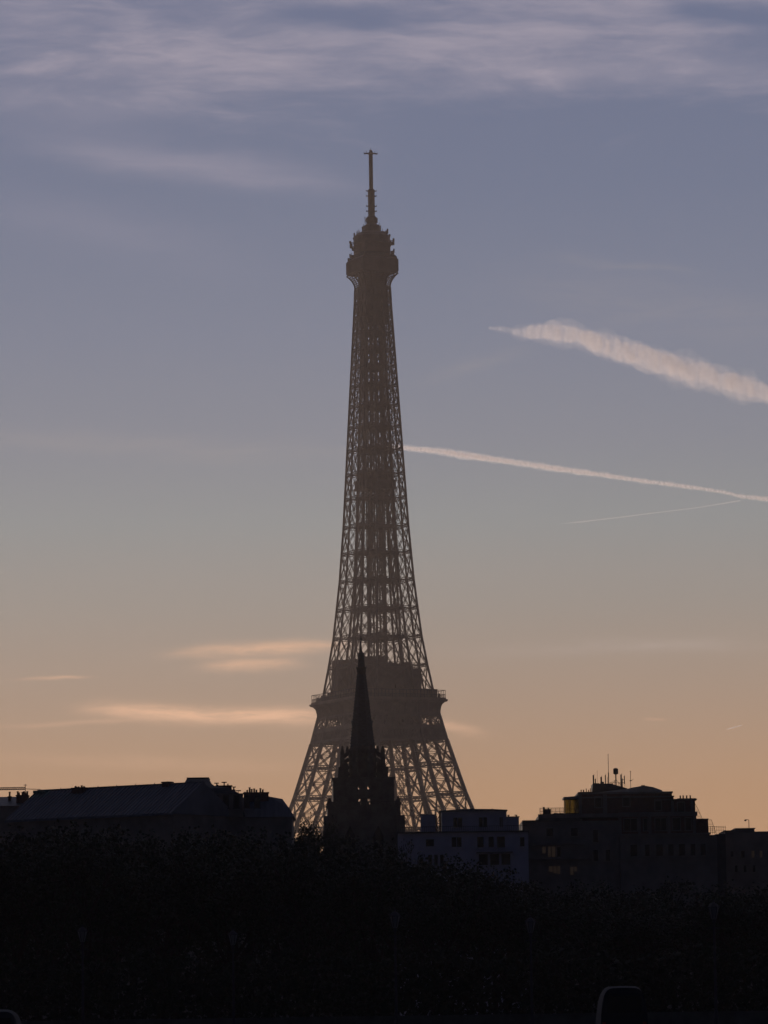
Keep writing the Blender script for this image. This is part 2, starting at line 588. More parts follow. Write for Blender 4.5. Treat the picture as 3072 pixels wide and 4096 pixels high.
# second platform: belt, lattice band, flared deck, railing
mb = MB()
for z0, z1, solid in ((Z_B0, Z_B1, True), (Z_B1, Z_L1, False)):
    Ha, Hb = Hw(z0), Hw(z1)
    for ax in (0, 1):
        for s_ in (-1, 1):
            def P(u, z):
                h = Hw(z)
                return Vector((u * h, s_ * h, z)) if ax == 0 else Vector((s_ * h, u * h, z))
            for z in (z0 + 0.4, z1 - 0.4):
                mb.bar(P(-1, z), P(1, z), 0.7, 0.9)
            n = 30 if solid else 15
            for i in range(n):
                u0, u1 = -1 + 2 * i / n, -1 + 2 * (i + 1) / n
                mb.bar(P(u0, z0), P(u1, z1), 0.34 if solid else 0.2)
                mb.bar(P(u1, z0), P(u0, z1), 0.34 if solid else 0.2)
                mb.bar(P(u0, z0), P(u0, z1), 0.18)
            if solid:                    # plate girder behind the lattice
                q = 0.985
                a = [P(-q, z0 + .5), P(q, z0 + .5), P(q, z1 - .3), P(-q, z1 - .3)]
                off = Vector((0, -s_ * 0.6, 0)) if ax == 0 else Vector((-s_ * 0.6, 0, 0))
                off2 = off * 1.6
                mb.add([p + off for p in a] + [p + off2 for p in a],
                       [(0, 1, 2, 3), (7, 6, 5, 4), (0, 4, 5, 1), (1, 5, 6, 2), (2, 6, 7, 3), (3, 7, 4, 0)])
h_ = Hw(Z_B1)
mb.box(-h_ + 1.2, h_ - 1.2, -h_ + 1.2, h_ - 1.2, Z_B0 + 1.2, Z_B0 + 1.7)
mb.box(-h_ + 1.2, h_ - 1.2, -h_ + 1.2, h_ - 1.2, Z_B1 - 0.5, Z_B1)
plat = mb.build('belt_girder', M['iron'], tower)
# chords of the legs through the belt zone
for sx_, sy_ in SIG:
    mb = MB()
    for z0, z1 in ((Z_B0, Z_B1), (Z_B1, Z_L1), (Z_L1, zt(2780))):
        c0, c1 = pier_corners(sx_, sy_, z0), pier_corners(sx_, sy_, z1)
        for i in range(4):
            mb.bar(c0[i], c1[i], 1.0)
            j = (i + 1) % 4
            mb.bar(c0[i], c1[j], 0.35)
            mb.bar(c0[j], c1[i], 0.35)
    mb.build('leg_frame', M['iron'], tower)
mb = MB()                                   # solid core added between the belts so the middle stays dark
mb.box(-10.4, 10.4, -10.4, 10.4, Z_B1 + 0.02, Z_L1 - 0.02)
for i in range(60):
    a = rnd.uniform(0, 2 * math.pi)
    r_ = rnd.uniform(10.6, 11.6)
    x, y = r_ * math.cos(a) * 1.15, r_ * math.sin(a) * 1.15
    hh = rnd.uniform(1.5, 4.8)
    mb.box(x - rnd.uniform(.3, 1), x + rnd.uniform(.3, 1), y - rnd.uniform(.3, 1), y + rnd.uniform(.3, 1), Z_B1 + 0.03 + rnd.random() * .02, Z_B1 + hh)
mb.build('dark_core_fill', M['iron'], tower)

Hr = hp(1231.9, 1786.9, 2801)
H2 = Hw(Z_L1)
deckz = Z_RIM + 0.6
mb = MB()
steps = 8
pr = []
for i in range(steps + 1):
    t = i / steps * math.pi / 2
    pr.append((H2 + 0.25 + (Hr - H2 - 0.6) * (1 - math.cos(t)), Z_L1 + (Z_RIM - 0.9 - Z_L1) * math.sin(t)))
pr += [(Hr - 0.3, Z_RIM - 0.85), (Hr, Z_RIM - 0.5), (Hr, Z_RIM), (Hr - 0.5, Z_RIM + 0.05), (Hr - 0.5, deckz)]
mb.lathe([(h * math.sqrt(2), z) for h, z in pr], 4, ph=math.pi / 4)
deck = mb.build('second_platform', M['iron'], tower)
mb = MB()                                   # brackets under the flare
for ax in (0, 1):
    for s_ in (-1, 1):
        for i in range(31):
            u = -H2 + 2 * H2 * i / 30
            ps = [Vector((u, s_ * (h + 0.12), z)) if ax == 0 else Vector((s_ * (h + 0.12), u, z)) for h, z in pr[:steps + 1]]
            for a, b in zip(ps, ps[1:]):
                mb.bar(a, b, 0.3)
mb.build('bracket', M['iron'], deck)
mb = MB()
Hq = Hr - 0.7
z_top = zt(2772)
for ax in (0, 1):
    for s_ in (-1, 1):
        def Q(u, z, h=Hq):
            return (u, s_ * h, z) if ax == 0 else (s_ * h, u, z)
        for z, t in ((z_top, 0.14), (deckz + 1.2, 0.12)):
            mb.bar(Q(-Hq, z), Q(Hq, z), t)
        n = 26
        for i in range(n + 1):
            u = -Hq + 2 * Hq * i / n
            mb.bar(Q(u, deckz), Q(u, z_top), 0.13)
        for i in range(110):
            u = -Hq + 2 * Hq * i / 110
            mb.bar(Q(u, deckz), Q(u, deckz + 1.2), 0.05)
mb.build('railing', M['metal'], deck)

# pavilions and lift machinery on the second platform
mb = MB()
zA, zB, zC, zD = zt(2636), zt(2652), zt(2682), zt(2735)
e = 0.013
mb.box(-9.5, 9.0, -9.5, 9.0, deckz + e, zB - 1.9)
mb.box(-9.8, 9.3, -9.8, 9.3, zB - 1.9 + e, zB - 1.6)
for bx, by, bw, bd, bh in ((-6.4, -3.0, 2.6, 5.0, 1.5), (-1.2, -5.2, 2.0, 3.4, 2.1), (3.2, -1.6, 1.9, 5.8, 1.2), (6.6, 3.0, 1.7, 3.6, 1.9), (-3.0, 5.4, 3.0, 2.6, 1.7), (6.8, -6.6, 1.3, 1.6, .8), (1.4, 6.6, 1.0, 1.4, 2.3)):
    mb.box(bx - bw, bx + bw, by - bd * .5, by + bd * .5, zB - 1.6, zB - 1.6 + bh)
    mb.lathe([(bw * .5, zB - 1.6 + bh), (bw * .45, zB - 1.3 + bh), (bw * .2, zB - 1.1 + bh)], 10, bx, by)
mb.frustum(3.4, 3.4, deckz + .02, 2.9, 2.9, zA, -10.0, 10.0)        # lift head at the far corner
mb.frustum(2.2, 2.2, deckz + .02, 2.0, 2.0, zA + .4, -6.0, 8.2)
mb.frustum(2.9, 2.9, deckz + .02, 2.5, 2.5, zB + 1.4, -8.4, -8.4)
mb.box(6.0, 12.2, -12.4, -4.4, deckz + .03, zC)
mb.box(7.4, 9.6, -9.4, -6.0, zC, zB - 0.4)
mb.box(-12.6, -6, 6.2, 13.0, deckz + .025, zD + 1.5)
mb.box(-14.4, 14.4, -14.4, 14.4, deckz + e * 2, deckz + 3.6)
mb.box(13.4, 16.6, -16.8, -13.6, deckz + .01, deckz + 3.3)
mb.box(-16.2, -13.8, 13.4, 16.0, deckz + .01, deckz + 2.6)
mb.lathe([(3.4, zB + .5), (3.2, zB + 1.5), (2.2, zB + 2.4), (0.4, zB + 2.8)], 14, 0.5, 1.0)
for i in range(90):
    a, b = rnd.uniform(-12, 12), rnd.uniform(-12, 12)
    zb = zB - 1.6 if max(abs(a), abs(b)) < 9 else deckz + 3.6
    s_ = rnd.uniform(0.15, 0.8)
    mb.box(a - s_, a + s_, b - s_, b + s_ * .8, zb - .05, zb + rnd.uniform(.4, 1.7))
for i in range(34):                         # people and kiosks along the rail, as small upright shapes of the deck furniture
    u = rnd.uniform(-17, 17)
    for h in (Hq - 1.2,):
        x, y = rnd.choice([(u, -h), (-h, u), (u, h), (h, u)])
        mb.box(x - .25, x + .25, y - .25, y + .25, deckz + .005, deckz + rnd.uniform(1.2, 1.9))
mb.build('pavilion', M['iron'], tower)

# upper shaft: four slender legs that close in, girders between them, diaphragms
for sx_, sy_ in SIG:
    build_pier(sx_, sy_, up_levels, 0.66, 0.20, 'upper_leg', False)
mb = MB()
for k in range(len(up_levels)):
    z = up_levels[k]
    H, B = Hw(z), Bw(z)
    g0 = H - B
    for ax in (0, 1):
        for s_ in (-1, 1):
            for o in (H, H - B):
                def P(u, zz, o=o):
                    return Vector((u, s_ * o, zz)) if ax == 0 else Vector((s_ * o, u, zz))
                lat_girder(mb, P(-g0, z), P(g0, z), 1.4, 0.24, 4, tz=0.13)
    # diaphragm through the core
    for q in (-1, 1):
        lat_girder(mb, (-g0, q * 2.2, z), (g0, q * 2.2, z), 1.7, 0.28, 4, tz=0.2)
        lat_girder(mb, (q * 2.2, -g0, z), (q * 2.2, g0, z), 1.7, 0.28, 4, tz=0.2)
    mb.bar((-g0, -g0, z), (g0, g0, z), 0.5, 1.2)
    mb.bar((-g0, g0, z), (g0, -g0, z), 0.5, 1.2)
    hc = min(g0, 3.2)
    mb.lathe([(hc * .55, z - 1.9), (hc * 1.15, z - .9), (hc * 1.25, z + .6), (hc * .8, z + 1.4)], 8, ph=math.pi / 8)
    for q in (-1, 1):
        for p_ in (-1, 1):
            mb.bar((q * hc, p_ * hc, z), (q * (g0 + .3 * B), p_ * (g0 + .3 * B), z), .5, 1.5)
    if k < len(up_levels) - 1:
        z1 = up_levels[k + 1]
        g1 = Hw(z1) - Bw(z1)
        for ax in (0, 1):
            for s_ in (-1, 1):
                for inner in (0, 1):
                    def P(u, zz, inner=inner):
                        o = Hw(zz) - inner * Bw(zz)
                        return Vector((u, s_ * o, zz)) if ax == 0 else Vector((s_ * o, u, zz))
                    side = P(1, z) - P(-1, z)
                    if inner:
                        continue
                    if inner == 0 and 165 < z < 200 and k % 2:
                        continue
                    dbl(mb, P(-g0, z), P(g1, z1), 0.4, 0.13, side)
                    dbl(mb, P(g0, z), P(-g1, z1), 0.4, 0.13, side)
                    if z > 205:
                        mb.bar(P(0, z), P(0, z1), 0.22)
mb.build('cross_girder', M['iron'], tower)

# lift core
mb = MB()
ztop = zt(1100)
zc = deckz
k = 0
while zc < ztop:
    zn = min(zc + 2.6, ztop)
    for x, y in ((-2.6, -2.6), (2.6, -2.6), (2.6, 2.6), (-2.6, 2.6), (0, -2.6), (0, 2.6), (-2.6, 0), (2.6, 0), (-1.3, 0.4), (1.3, -0.4)):
        mb.bar((x, y, zc), (x, y, zn), 0.38 if abs(x) == abs(y) else 0.24)
    cs = [(-2.6, -2.6), (2.6, -2.6), (2.6, 2.6), (-2.6, 2.6)]
    for i in range(4):
        a, b = cs[i], cs[(i + 1) % 4]
        mb.bar((*a, zn), (*b, zn), 0.16)
        mb.bar((*a, zc), (*b, zn), 0.09)
    mb.bar((-2.0 if k % 2 else 2.0, -1.2, zc), (2.0 if k % 2 else -2.0, -1.2, zn), 0.35, 0.25)
    zc = zn
    k += 1
mb.build('lift_core', M['iron'], tower)
# service stairs, pipes and lift guides outside the core: the vertical lines seen through the lattice
mb = MB()
for x, y in ((-4.3, -1.2), (4.3, 1.2), (1.4, -4.4), (-1.4, 4.4)):
    mb.bar((x, y, deckz), (x * 0.62, y * 0.62, ztop), 0.32)
    mb.bar((x * 1.15, y * 1.15, deckz), (x * 0.7, y * 0.7, ztop), 0.16)
mb.build('lift_guide', M['iron'], tower)
# intermediate platform
z0, z1 = zt(1961), zt(1923)
h = hp(1409, 1582, 1940)
mb = MB()
mb.box(-h, h, -h, h, z0, z0 + 0.9)
mb.box(-h + .25, h - .25, -h + .25, h - .25, z0 + 0.9, z1 - 0.6)
mb.box(-h, h, -h, h, z1 - 0.6, z1)
for i in range(9):
    a, b = rnd.uniform(-h + 1, h - 1), rnd.uniform(-h + 1, h - 1)
    mb.box(a - .5, a + .5, b - .5, b + .5, z1 - .01, z1 + rnd.uniform(.6, 2.4))
mb.build('intermediate_platform', M['iron'], tower)

# top: flared neck, gallery, cabins, dome, mast
def c1(cy):
    return zt(cy / 3.455 + 560)


def w1(cx):
    return cx / 3.455 * (D / F) * 1.014


zn0, zn1 = zt(1155), c1(1860)
mb = MB()
Hn0, Hn1 = Hw(zn0), w1(357) / CS
for ax in (0, 1):
    for s_ in (-1, 1):
        for u in (-1, -0.55, -0.2, 0.2, 0.55, 1):
            pts = []
            for i in range(9):
                t = i / 8
                z = zn0 + (zn1 - zn0) * t
                h = Hn0 + (Hn1 - Hn0) * t ** 2.2
                uu = u * h
                pts.append(Vector((uu, s_ * h, z)) if ax == 0 else Vector((s_ * h, uu, z)))
            for a, b in zip(pts, pts[1:]):
                mb.bar(a, b, 0.5 if abs(u) == 1 else 0.32)
        for i in range(1, 8):
            t = i / 8
            z = zn0 + (zn1 - zn0) * t
            h = Hn0 + (Hn1 - Hn0) * t ** 2.2
            a, b = ((-h, s_ * h, z), (h, s_ * h, z)) if ax == 0 else ((s_ * h, -h, z), (s_ * h, h, z))
            mb.bar(a, b, 0.2)
mb.box(-Hn0 + 0.9, Hn0 - 0.9, -Hn0 + 0.9, Hn0 - 0.9, zn0 - 14, zn1)
mb.build('flared_neck', M['iron'], tower)
HT = Hn1
mb = MB()
q2 = math.sqrt(2)
mb.lathe([(HT * .97 * q2, zn1), (HT * 1.0 * q2, c1(1830)), (HT * 1.0 * q2, c1(1690)), (HT * .985 * q2, c1(1665)), (HT * .93 * q2, c1(1640))], 4, ph=math.pi / 4)
for ax in (0, 1):
    for s_ in (-1, 1):
        for i in range(15):
            u = -HT + 2 * HT * i / 14
            a, b = ((u, s_ * (HT + .06), c1(1835)), (u, s_ * (HT + .06), c1(1680))) if ax == 0 else ((s_ * (HT + .06), u, c1(1835)), (s_ * (HT + .06), u, c1(1680)))
            mb.bar(a, b, 0.16)
        for cy in (1835, 1760, 1680):
            z = c1(cy)
            a, b = ((-HT, s_ * (HT + .08), z), (HT, s_ * (HT + .08), z)) if ax == 0 else ((s_ * (HT + .08), -HT, z), (s_ * (HT + .08), HT, z))
            mb.bar(a, b, 0.2)
summit = mb.build('summit_gallery', M['iron'], tower)
mb = MB()
h = HT * .90
za, zb = c1(1642), c1(1585)
for ax in (0, 1):
    for s_ in (-1, 1):
        for i in range(23):
            u = -h + 2 * h * i / 22
            a = (u, s_ * h, za) if ax == 0 else (s_ * h, u, za)
            b = (u * .93, s_ * h * .93, zb) if ax == 0 else (s_ * h * .93, u * .93, zb)
            mb.bar(a, b, 0.1)
        for t in (0.3, 0.65, 1.0):
            hh = h * (1 - 0.07 * t)
            z = za + (zb - za) * t
            a, b = ((-hh, s_ * hh, z), (hh, s_ * hh, z)) if ax == 0 else ((s_ * hh, -hh, z), (s_ * hh, hh, z))
            mb.bar(a, b, 0.13)
mb.build('safety_cage', M['metal'], summit)
mb = MB()
hcab = w1(255) / CS
mb.box(-hcab, hcab, -hcab, hcab, c1(1650), c1(1440))
mb.lathe([(w1(258), c1(1445)), (w1(255), c1(1340)), (w1(232), c1(1322)), (w1(215), c1(1300)), (w1(170), c1(1290)), (w1(128), c1(1275)), (w1(122), c1(1235)),
          (w1(112), c1(1190)), (w1(70), c1(1160)), (w1(66), c1(1150))], 20)
mb.lathe([(w1(66), c1(1152)), (w1(80), c1(1130)), (w1(80), c1(1085)), (w1(62), c1(1060)), (w1(44), c1(1052))], 14)
cab = mb.build('summit_cabin', M['iron'], tower)
mb = MB()
mb.lathe([(w1(44), c1(1055)), (w1(44), c1(700)), (w1(36), c1(680)), (w1(27), c1(672)), (w1(27), c1(190)), (w1(20), c1(180)), (w1(20), c1(140))], 10)
for cy in range(700, 1050, 23):
    z = c1(cy)
    mb.lathe([(w1(50), z), (w1(50), z + .28)], 10)
for cy in (705, 775, 915, 985):
    z = c1(cy)
    for a in range(4):
        an = a * math.pi / 2 - PHI + 0.15
        mb.bar((0, 0, z), (w1(70) * math.cos(an), w1(70) * math.sin(an), z), 0.3)
        mb.bar((w1(70) * math.cos(an), w1(70) * math.sin(an), z - .2), (w1(72) * math.cos(an), w1(72) * math.sin(an), z + .5), 0.16)
for cy in range(210, 670, 34):
    z = c1(cy)
    mb.lathe([(w1(31), z), (w1(31), z + .2)], 10)
mast = mb.build('antenna_mast', M['iron'], tower)
mb = MB()
z = c1(183)
for a in range(4):
    an = a * math.pi / 2 - PHI + 0.2
    d_ = Vector((math.cos(an), math.sin(an), 0))
    mb.bar(Vector((0, 0, z)), d_ * w1(95) + Vector((0, 0, z + (.1 if a % 2 else -.2))), 0.42)
    mb.bar(d_ * w1(60) + Vector((0, 0, z - .4)), d_ * w1(60) + Vector((0, 0, z + .9)), 0.14)
    mb.bar(d_ * w1(92) + Vector((0, 0, z - .4)), d_ * w1(92) + Vector((0, 0, z + .5)), 0.14)
mb.lathe([(w1(45), z - .25), (w1(45), z + .15)], 10)
mb.bar((0, 0, z), (0, 0, c1(110)), 0.12)
mb.build('crossarm', M['iron'], mast)


def rot_local(px, depth=0.0):
    """a point seen px (crop pixels) to the side of the axis, in the tower's own frame"""
    x = w1(px)
    return Vector((x * math.cos(PHI) + depth * math.sin(PHI), -x * math.sin(PHI) + depth * math.cos(PHI), 0))


# antennas hung on the cabin: (side px, top y, bottom y, width px, standoff)
for px, ya, yb, wd in [(-242, 1272, 1352, 22), (218, 1222, 1292, 26), (-300, 1400, 1432, 34), (-288, 1430, 1498, 44), (-262, 1478, 1530, 40),
                       (300, 1348, 1400, 30), (285, 1395, 1445, 60), (250, 1380, 1470, 40), (302, 1512, 1575, 22), (280, 1545, 1620, 50), (-305, 1572, 1622, 20),
                       (-275, 1590, 1640, 46), (310, 1600, 1650, 40), (-325, 1640, 1680, 30), (328, 1625, 1670, 30), (-130, 1175, 1290, 14), (100, 1165, 1290, 14),
                       (-90, 1060, 1150, 12), (78, 1070, 1140, 14), (-120, 1180, 1240, 40), (95, 1170, 1230, 44), (150, 1250, 1310, 60), (-165, 1290, 1330, 60),
                       (190, 1290, 1330, 60), (-240, 1350, 1380, 50), (245, 1310, 1345, 30)]:
    for depth in (rnd.uniform(-3, 3),):
        p = rot_local(px, depth)
        t = w1(wd)
        mb = MB()
        z0, z1 = c1(yb), c1(ya)
        mb.lathe([(t * .35, z0), (t * .5, z0 + (z1 - z0) * .15), (t * .5, z1 - (z1 - z0) * .1), (t * .3, z1)], 6, p.x, p.y)
        q = p * 0.72
        mb.bar((p.x, p.y, (z0 + z1) / 2), (q.x, q.y, (z0 + z1) / 2 - .4), 0.22)
        mb.bar((p.x, p.y, z0 + .1), (q.x, q.y, z0 - .5), 0.18)
        mb.build('antenna', M['iron'], cab)
# thin whip aerials all round
for i in range(44):
    mb = MB()
    px = rnd.uniform(-330, 330)
    lim = 330 if abs(px) > 255 else 255
    ybase = 1640 if abs(px) > 255 else (1330 + (abs(px) - 200) * 2 if abs(px) > 200 else (1300 if abs(px) > 130 else 1230))
    p = rot_local(px, rnd.uniform(-4, 4))
    z0 = c1(ybase + 20)
    z1 = c1(ybase - rnd.uniform(20, 70))
    mb.bar((p.x, p.y, z0), (p.x, p.y, z1), 0.14)
    if rnd.random() < .5:
        p2 = p + rot_local(rnd.uniform(-30, 30))
        mb.bar((p.x, p.y, z1), (p2.x, p2.y, z1 - rnd.uniform(0, .7)), 0.12)
    mb.build('whip_aerial', M['iron'], cab)

# ------------------------------------------------------------------ church
DC = 520.0
kc = DC / F
cx0 = at(495 / 2.697 + 1260, 2545, DC).x
church = empty('church', (cx0, DC, 0), R(1.5))
tag(church, 'dark stone gothic church whose pointed spire stands in front of the lattice tower', 'church')


def zc5(cy):
    return at(1445, cy / 2.697 + 2520, DC).z


def wc5(cx):
    return cx / 2.697 * kc * 1.008


mb = MB()
r0, r1 = wc5(139), wc5(47)
mb.lathe([(r0 * 1.02, zc5(1262)), (r1 * 1.06, zc5(480))], 8, ph=math.pi / 8)
                                      # crockets up the eight edges, bands
for i in range(8):
    a = math.pi / 8 + i * math.pi / 4
    for j in range(24):
        t = j / 24
        r_ = (r0 * (1 - t) + r1 * t) * 1.03
        z = zc5(1262) + (zc5(480) - zc5(1262)) * t
        mb.box(r_ * math.cos(a) - .045, r_ * math.cos(a) + .045, r_ * math.sin(a) - .045, r_ * math.sin(a) + .045, z, z + .12)
spire = mb.build('spire', M['slate'], church)
for i in range(4):                            # small lucarnes half way up
    a = i * math.pi / 2
    mb = MB()
    r_ = wc5(100)
    mb.box(-0.16, 0.16, -r_ - .13, -r_ + .4, zc5(1040), zc5(1005))
    mb.add([(-.2, -r_ - .16, zc5(1005)), (.2, -r_ - .16, zc5(1005)), (0, -r_ - .16, zc5(975)), (-.2, -r_ + .4, zc5(1005)), (.2, -r_ + .4, zc5(1005)), (0, -r_ + .4, zc5(975))],
           [(0, 1, 2), (5, 4, 3), (0, 2, 5, 3), (1, 4, 5, 2)])
    o = mb.build('lucarne', M['slate'], spire)
    o.rotation_euler.z = a
mb = MB()
mb.lathe([(wc5(48), zc5(485)), (wc5(48), zc5(455)), (wc5(54), zc5(448)), (wc5(54), zc5(440)), (wc5(50), zc5(436)), (wc5(59), zc5(412)), (wc5(59), zc5(404)), (wc5(44), zc5(400))], 8, ph=math.pi / 8)
for i in range(8):
    a = math.pi / 8 + i * math.pi / 4
    r_ = wc5(57)
    mb.cone(r_ * math.cos(a), r_ * math.sin(a), zc5(406), zc5(392), .05, .01, 5)
mb.build('gallery_ring', M['stone'], spire)
mb = MB()
mb.lathe([(wc5(41), zc5(400)), (wc5(33), zc5(252)), (wc5(27), zc5(246)), (wc5(16), zc5(240)), (wc5(10), zc5(222)), (wc5(12), zc5(212)), (wc5(9), zc5(200)), (wc5(6), zc5(150)), (wc5(5), zc5(112))], 8, ph=math.pi / 8)
mb.build('spirelet', M['slate'], spire)
mb = MB()
mb.bar((0, 0, zc5(120)), (0, 0, zc5(64)), .07)
mb.bar((-wc5(13), 0, zc5(97)), (wc5(13), 0, zc5(97)), .09)
mb.lathe([(.02, zc5(108)), (.14, zc5(97)), (.02, zc5(86))], 8)
mb.build('finial_cross', M['metal'], spire)


def pinnacle(px, py, zb, ztip, wd, parent=None):
    mb = MB()
    zs = zb + (ztip - zb) * 0.35
    mb.box(px - wd / 2, px + wd / 2, py - wd / 2, py + wd / 2, zb, zs)
    mb.box(px - wd * .6, px + wd * .6, py - wd * .6, py + wd * .6, zs + .002, zs + wd * .18)
    mb.cone(px, py, zs + wd * .18, ztip, wd * .55, .03, 4, math.pi / 4)
    for k in range(5):
        t = k / 5
        z = zs + wd * .2 + (ztip - zs) * t * .95
        r_ = wd * .5 * (1 - t) + .05
        for a in range(4):
            an = math.pi / 4 + a * math.pi / 2
            mb.box(px + r_ * math.cos(an) - .05, px + r_ * math.cos(an) + .05, py + r_ * math.sin(an) - .05, py + r_ * math.sin(an) + .05, z, z + .13)
    mb.lathe([(.02, ztip - .2), (.10, ztip - .08), (.02, ztip + .04)], 6, px, py)
    return mb.build('pinnacle', M['stone'], parent or church)


def stage_wall(mb, half, z0, z1, lancets, depth, y_face, tz):
    """one wall with lancet openings; lancets = [(xc, width, z0, z1)]"""
    xs = [-half]
    for xc, wd, a, b in lancets:
        xs += [xc - wd / 2, xc + wd / 2]
        mb.box(xc - wd / 2, xc + wd / 2, y_face, y_face + depth, z0, a)
        mb.box(xc - wd / 2, xc + wd / 2, y_face, y_face + depth, b, z1)
        if tz:
            mb.box(xc - wd / 2, xc + wd / 2, y_face + .05, y_face + depth - .05, tz[0], tz[1])
        # pointed head
        mb.add([(xc - wd / 2, y_face + .02, b - wd), (xc - wd / 2, y_face + .02, b), (xc, y_face + .02, b), (xc - wd / 2, y_face + depth - .02, b - wd), (xc - wd / 2, y_face + depth - .02, b), (xc, y_face + depth - .02, b)],
               [(0, 1, 2), (5, 4, 3), (0, 2, 5, 3)])
        mb.add([(xc + wd / 2, y_face + .02, b - wd), (xc + wd / 2, y_face + .02, b), (xc, y_face + .02, b), (xc + wd / 2, y_face + depth - .02, b - wd), (xc + wd / 2, y_face + depth - .02, b), (xc, y_face + depth - .02, b)],
               [(0, 2, 1), (3, 4, 5), (0, 3, 5, 2)])
    xs.append(half)
    for a, b in zip(xs[::2], xs[1::2]):
        mb.box(a, b, y_face, y_face + depth, z0, z1)


K8 = 1.02
zS0, zS1 = zc5(1905), zc5(1625)
half = wc5(330) / K8
off = wc5(13)
for a in range(4):                            # square belfry stage, open lancets
    mb = MB()
    lw = wc5(30)
    lanc = [(-wc5(49) + wc5(6), lw, zc5(1898), zc5(1668)), (wc5(49) + wc5(8), lw, zc5(1898), zc5(1668))] if a % 2 == 0 else [(-1.9, .6, zc5(1898), zc5(1668)), (1.9, .6, zc5(1898), zc5(1668))]
    if a == 2:
        lanc = [(-l[0], l[1] * 1.5, l[2], l[3]) for l in lanc[::-1]]
    stage_wall(mb, half if a % 2 == 0 else half - .5, zS0, zS1, lanc, .5, -half, (zc5(1808), zc5(1735)))
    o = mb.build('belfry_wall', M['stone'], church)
    o.rotation_euler.z = a * math.pi / 2
mb = MB()
t = .06
for z, h_, e_ in ((zS1, .22, .14), (zc5(1700), .14, .08), (zS0 - .3, .3, .2)):
    mb.lathe([((half + e_) * q2, z), ((half + e_) * q2, z + h_)], 4, ph=math.pi / 4) if z != zc5(1700) else None
    if z == zc5(1700):
        for s_ in (-1, 1):
            mb.box(-half - e_, -wc5(80), s_ * half - (.08 if s_ < 0 else -.002), s_ * half + (-.002 if s_ < 0 else .08), z, z + h_)
            mb.box(wc5(90), half + e_, s_ * half - (.08 if s_ < 0 else -.002), s_ * half + (-.002 if s_ < 0 else .08), z, z + h_)
mb.build('string_course', M['stone'], church)
# octagonal lantern stage with slender buttresses between belfry and spire
zO0, zO1 = zS1 + .22, zc5(1262)
ro = wc5(150)
mb = MB()
mb.lathe([(ro * 1.05, zO0), (ro * 1.05, zc5(1330)), (ro * 1.08, zc5(1325)), (ro * 1.08, zc5(1300)), (ro * .95, zc5(1262))], 8, ph=math.pi / 8)
mb.build('lantern_drum', M['stone'], church)
for i in range(8):
    a = math.pi / 8 + i * math.pi / 4
    r_ = wc5(235)
    x, y = r_ * math.cos(a), r_ * math.sin(a)
    mb = MB()
    mb.box(x - .26, x + .26, y - .26, y + .26, zO0, zc5(1370))
    for zz in (1370, 1440, 1520, 1590):
        z = zc5(zz)
        mb.bar((x, y, z), (x * .68, y * .68, z + .5), .22, .42)
    mb.box(x * .8 - .25, x * .8 + .25, y * .8 - .25, y * .8 + .25, zO0, zc5(1440))
    mb.build('buttress', M['stone'], church)
    pinnacle(x, y, zc5(1372), zc5(1256 + (i % 2) * 6), .42)
    if i % 2 == 0:
        r2 = wc5(160)
        a2 = a - math.pi / 8
        pinnacle(r2 * math.cos(a2), r2 * math.sin(a2), zc5(1345), zc5(1258), .36)
for sx_, sy_ in SIG:
    x = sx_ * wc5(238)
    pinnacle(x, sy_ * wc5(250), zO0, zc5(1474), .55)
    mb = MB()
    mb.box(x - .3, x + .3, sy_ * wc5(250) - .3, sy_ * wc5(250) + .3, zO0, zO0 + 1.3)
    mb.build('buttress', M['stone'], church)
# lower tower stage
hl = wc5(395) / K8
zl = zS0 - .3
mb = MB()
mb.box(-hl, hl, -hl, hl, 0, zl)
for sx_ in (-1, 1):
    mb.box(sx_ * hl - .5, sx_ * hl + .5, -hl - .6, -hl, 0, zl - 1.0)
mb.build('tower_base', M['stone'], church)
for sx_, sy_ in SIG:
    pinnacle(sx_ * (hl - .25), sy_ * (hl - .25), zl, zc5(1828), .62)
for i in range(9):
    u = -hl + .9 + (2 * hl - 1.8) * i / 8
    for s_ in (-1, 1):
        pass
mb = MB()
for i in range(24):
    u = -hl + .2 + (2 * hl - .4) * i / 23
    mb.box(u - .12, u + .12, -hl - .02, -hl + .25, zl + .001, zl + .55)
mb.box(-hl, hl, -hl - .04, -hl + .27, zl + .55, zl + .72)
mb.build('parapet', M['stone'], church)
for sx_ in (-1, 1):                           # tall pointed windows of the lower stage
    mb = MB()
    x = sx_ * 1.7
    mb.add([(x - .6, -hl - .03, zl - 9), (x + .6, -hl - .03, zl - 9), (x + .6, -hl - .03, zl - 3.4), (x, -hl - .03, zl - 2.2), (x - .6, -hl - .03, zl - 3.4)], [(0, 1, 2, 3, 4)])
    mb.build('window', M['glass'], church)
mb = MB()                                     # nave running back from the tower with its steep roof
zn = zc5(2010)
mb.box(-5.2, 5.2, hl + .01, hl + 34, 0, zn - 6)
mb.build('nave', M['stone'], church)
mb = MB()
mb.add([(-5.6, hl + .02, zn - 6), (5.6, hl + .02, zn - 6), (0, hl + .02, zn - .4), (-5.6, hl + 34.2, zn - 6), (5.6, hl + 34.2, zn - 6), (0, hl + 34.2, zn - .4)],
       [(0, 1, 2), (5, 4, 3), (0, 2, 5, 3), (1, 4, 5, 2), (0, 3, 4, 1)])
mb.build('roof', M['slate'], church)


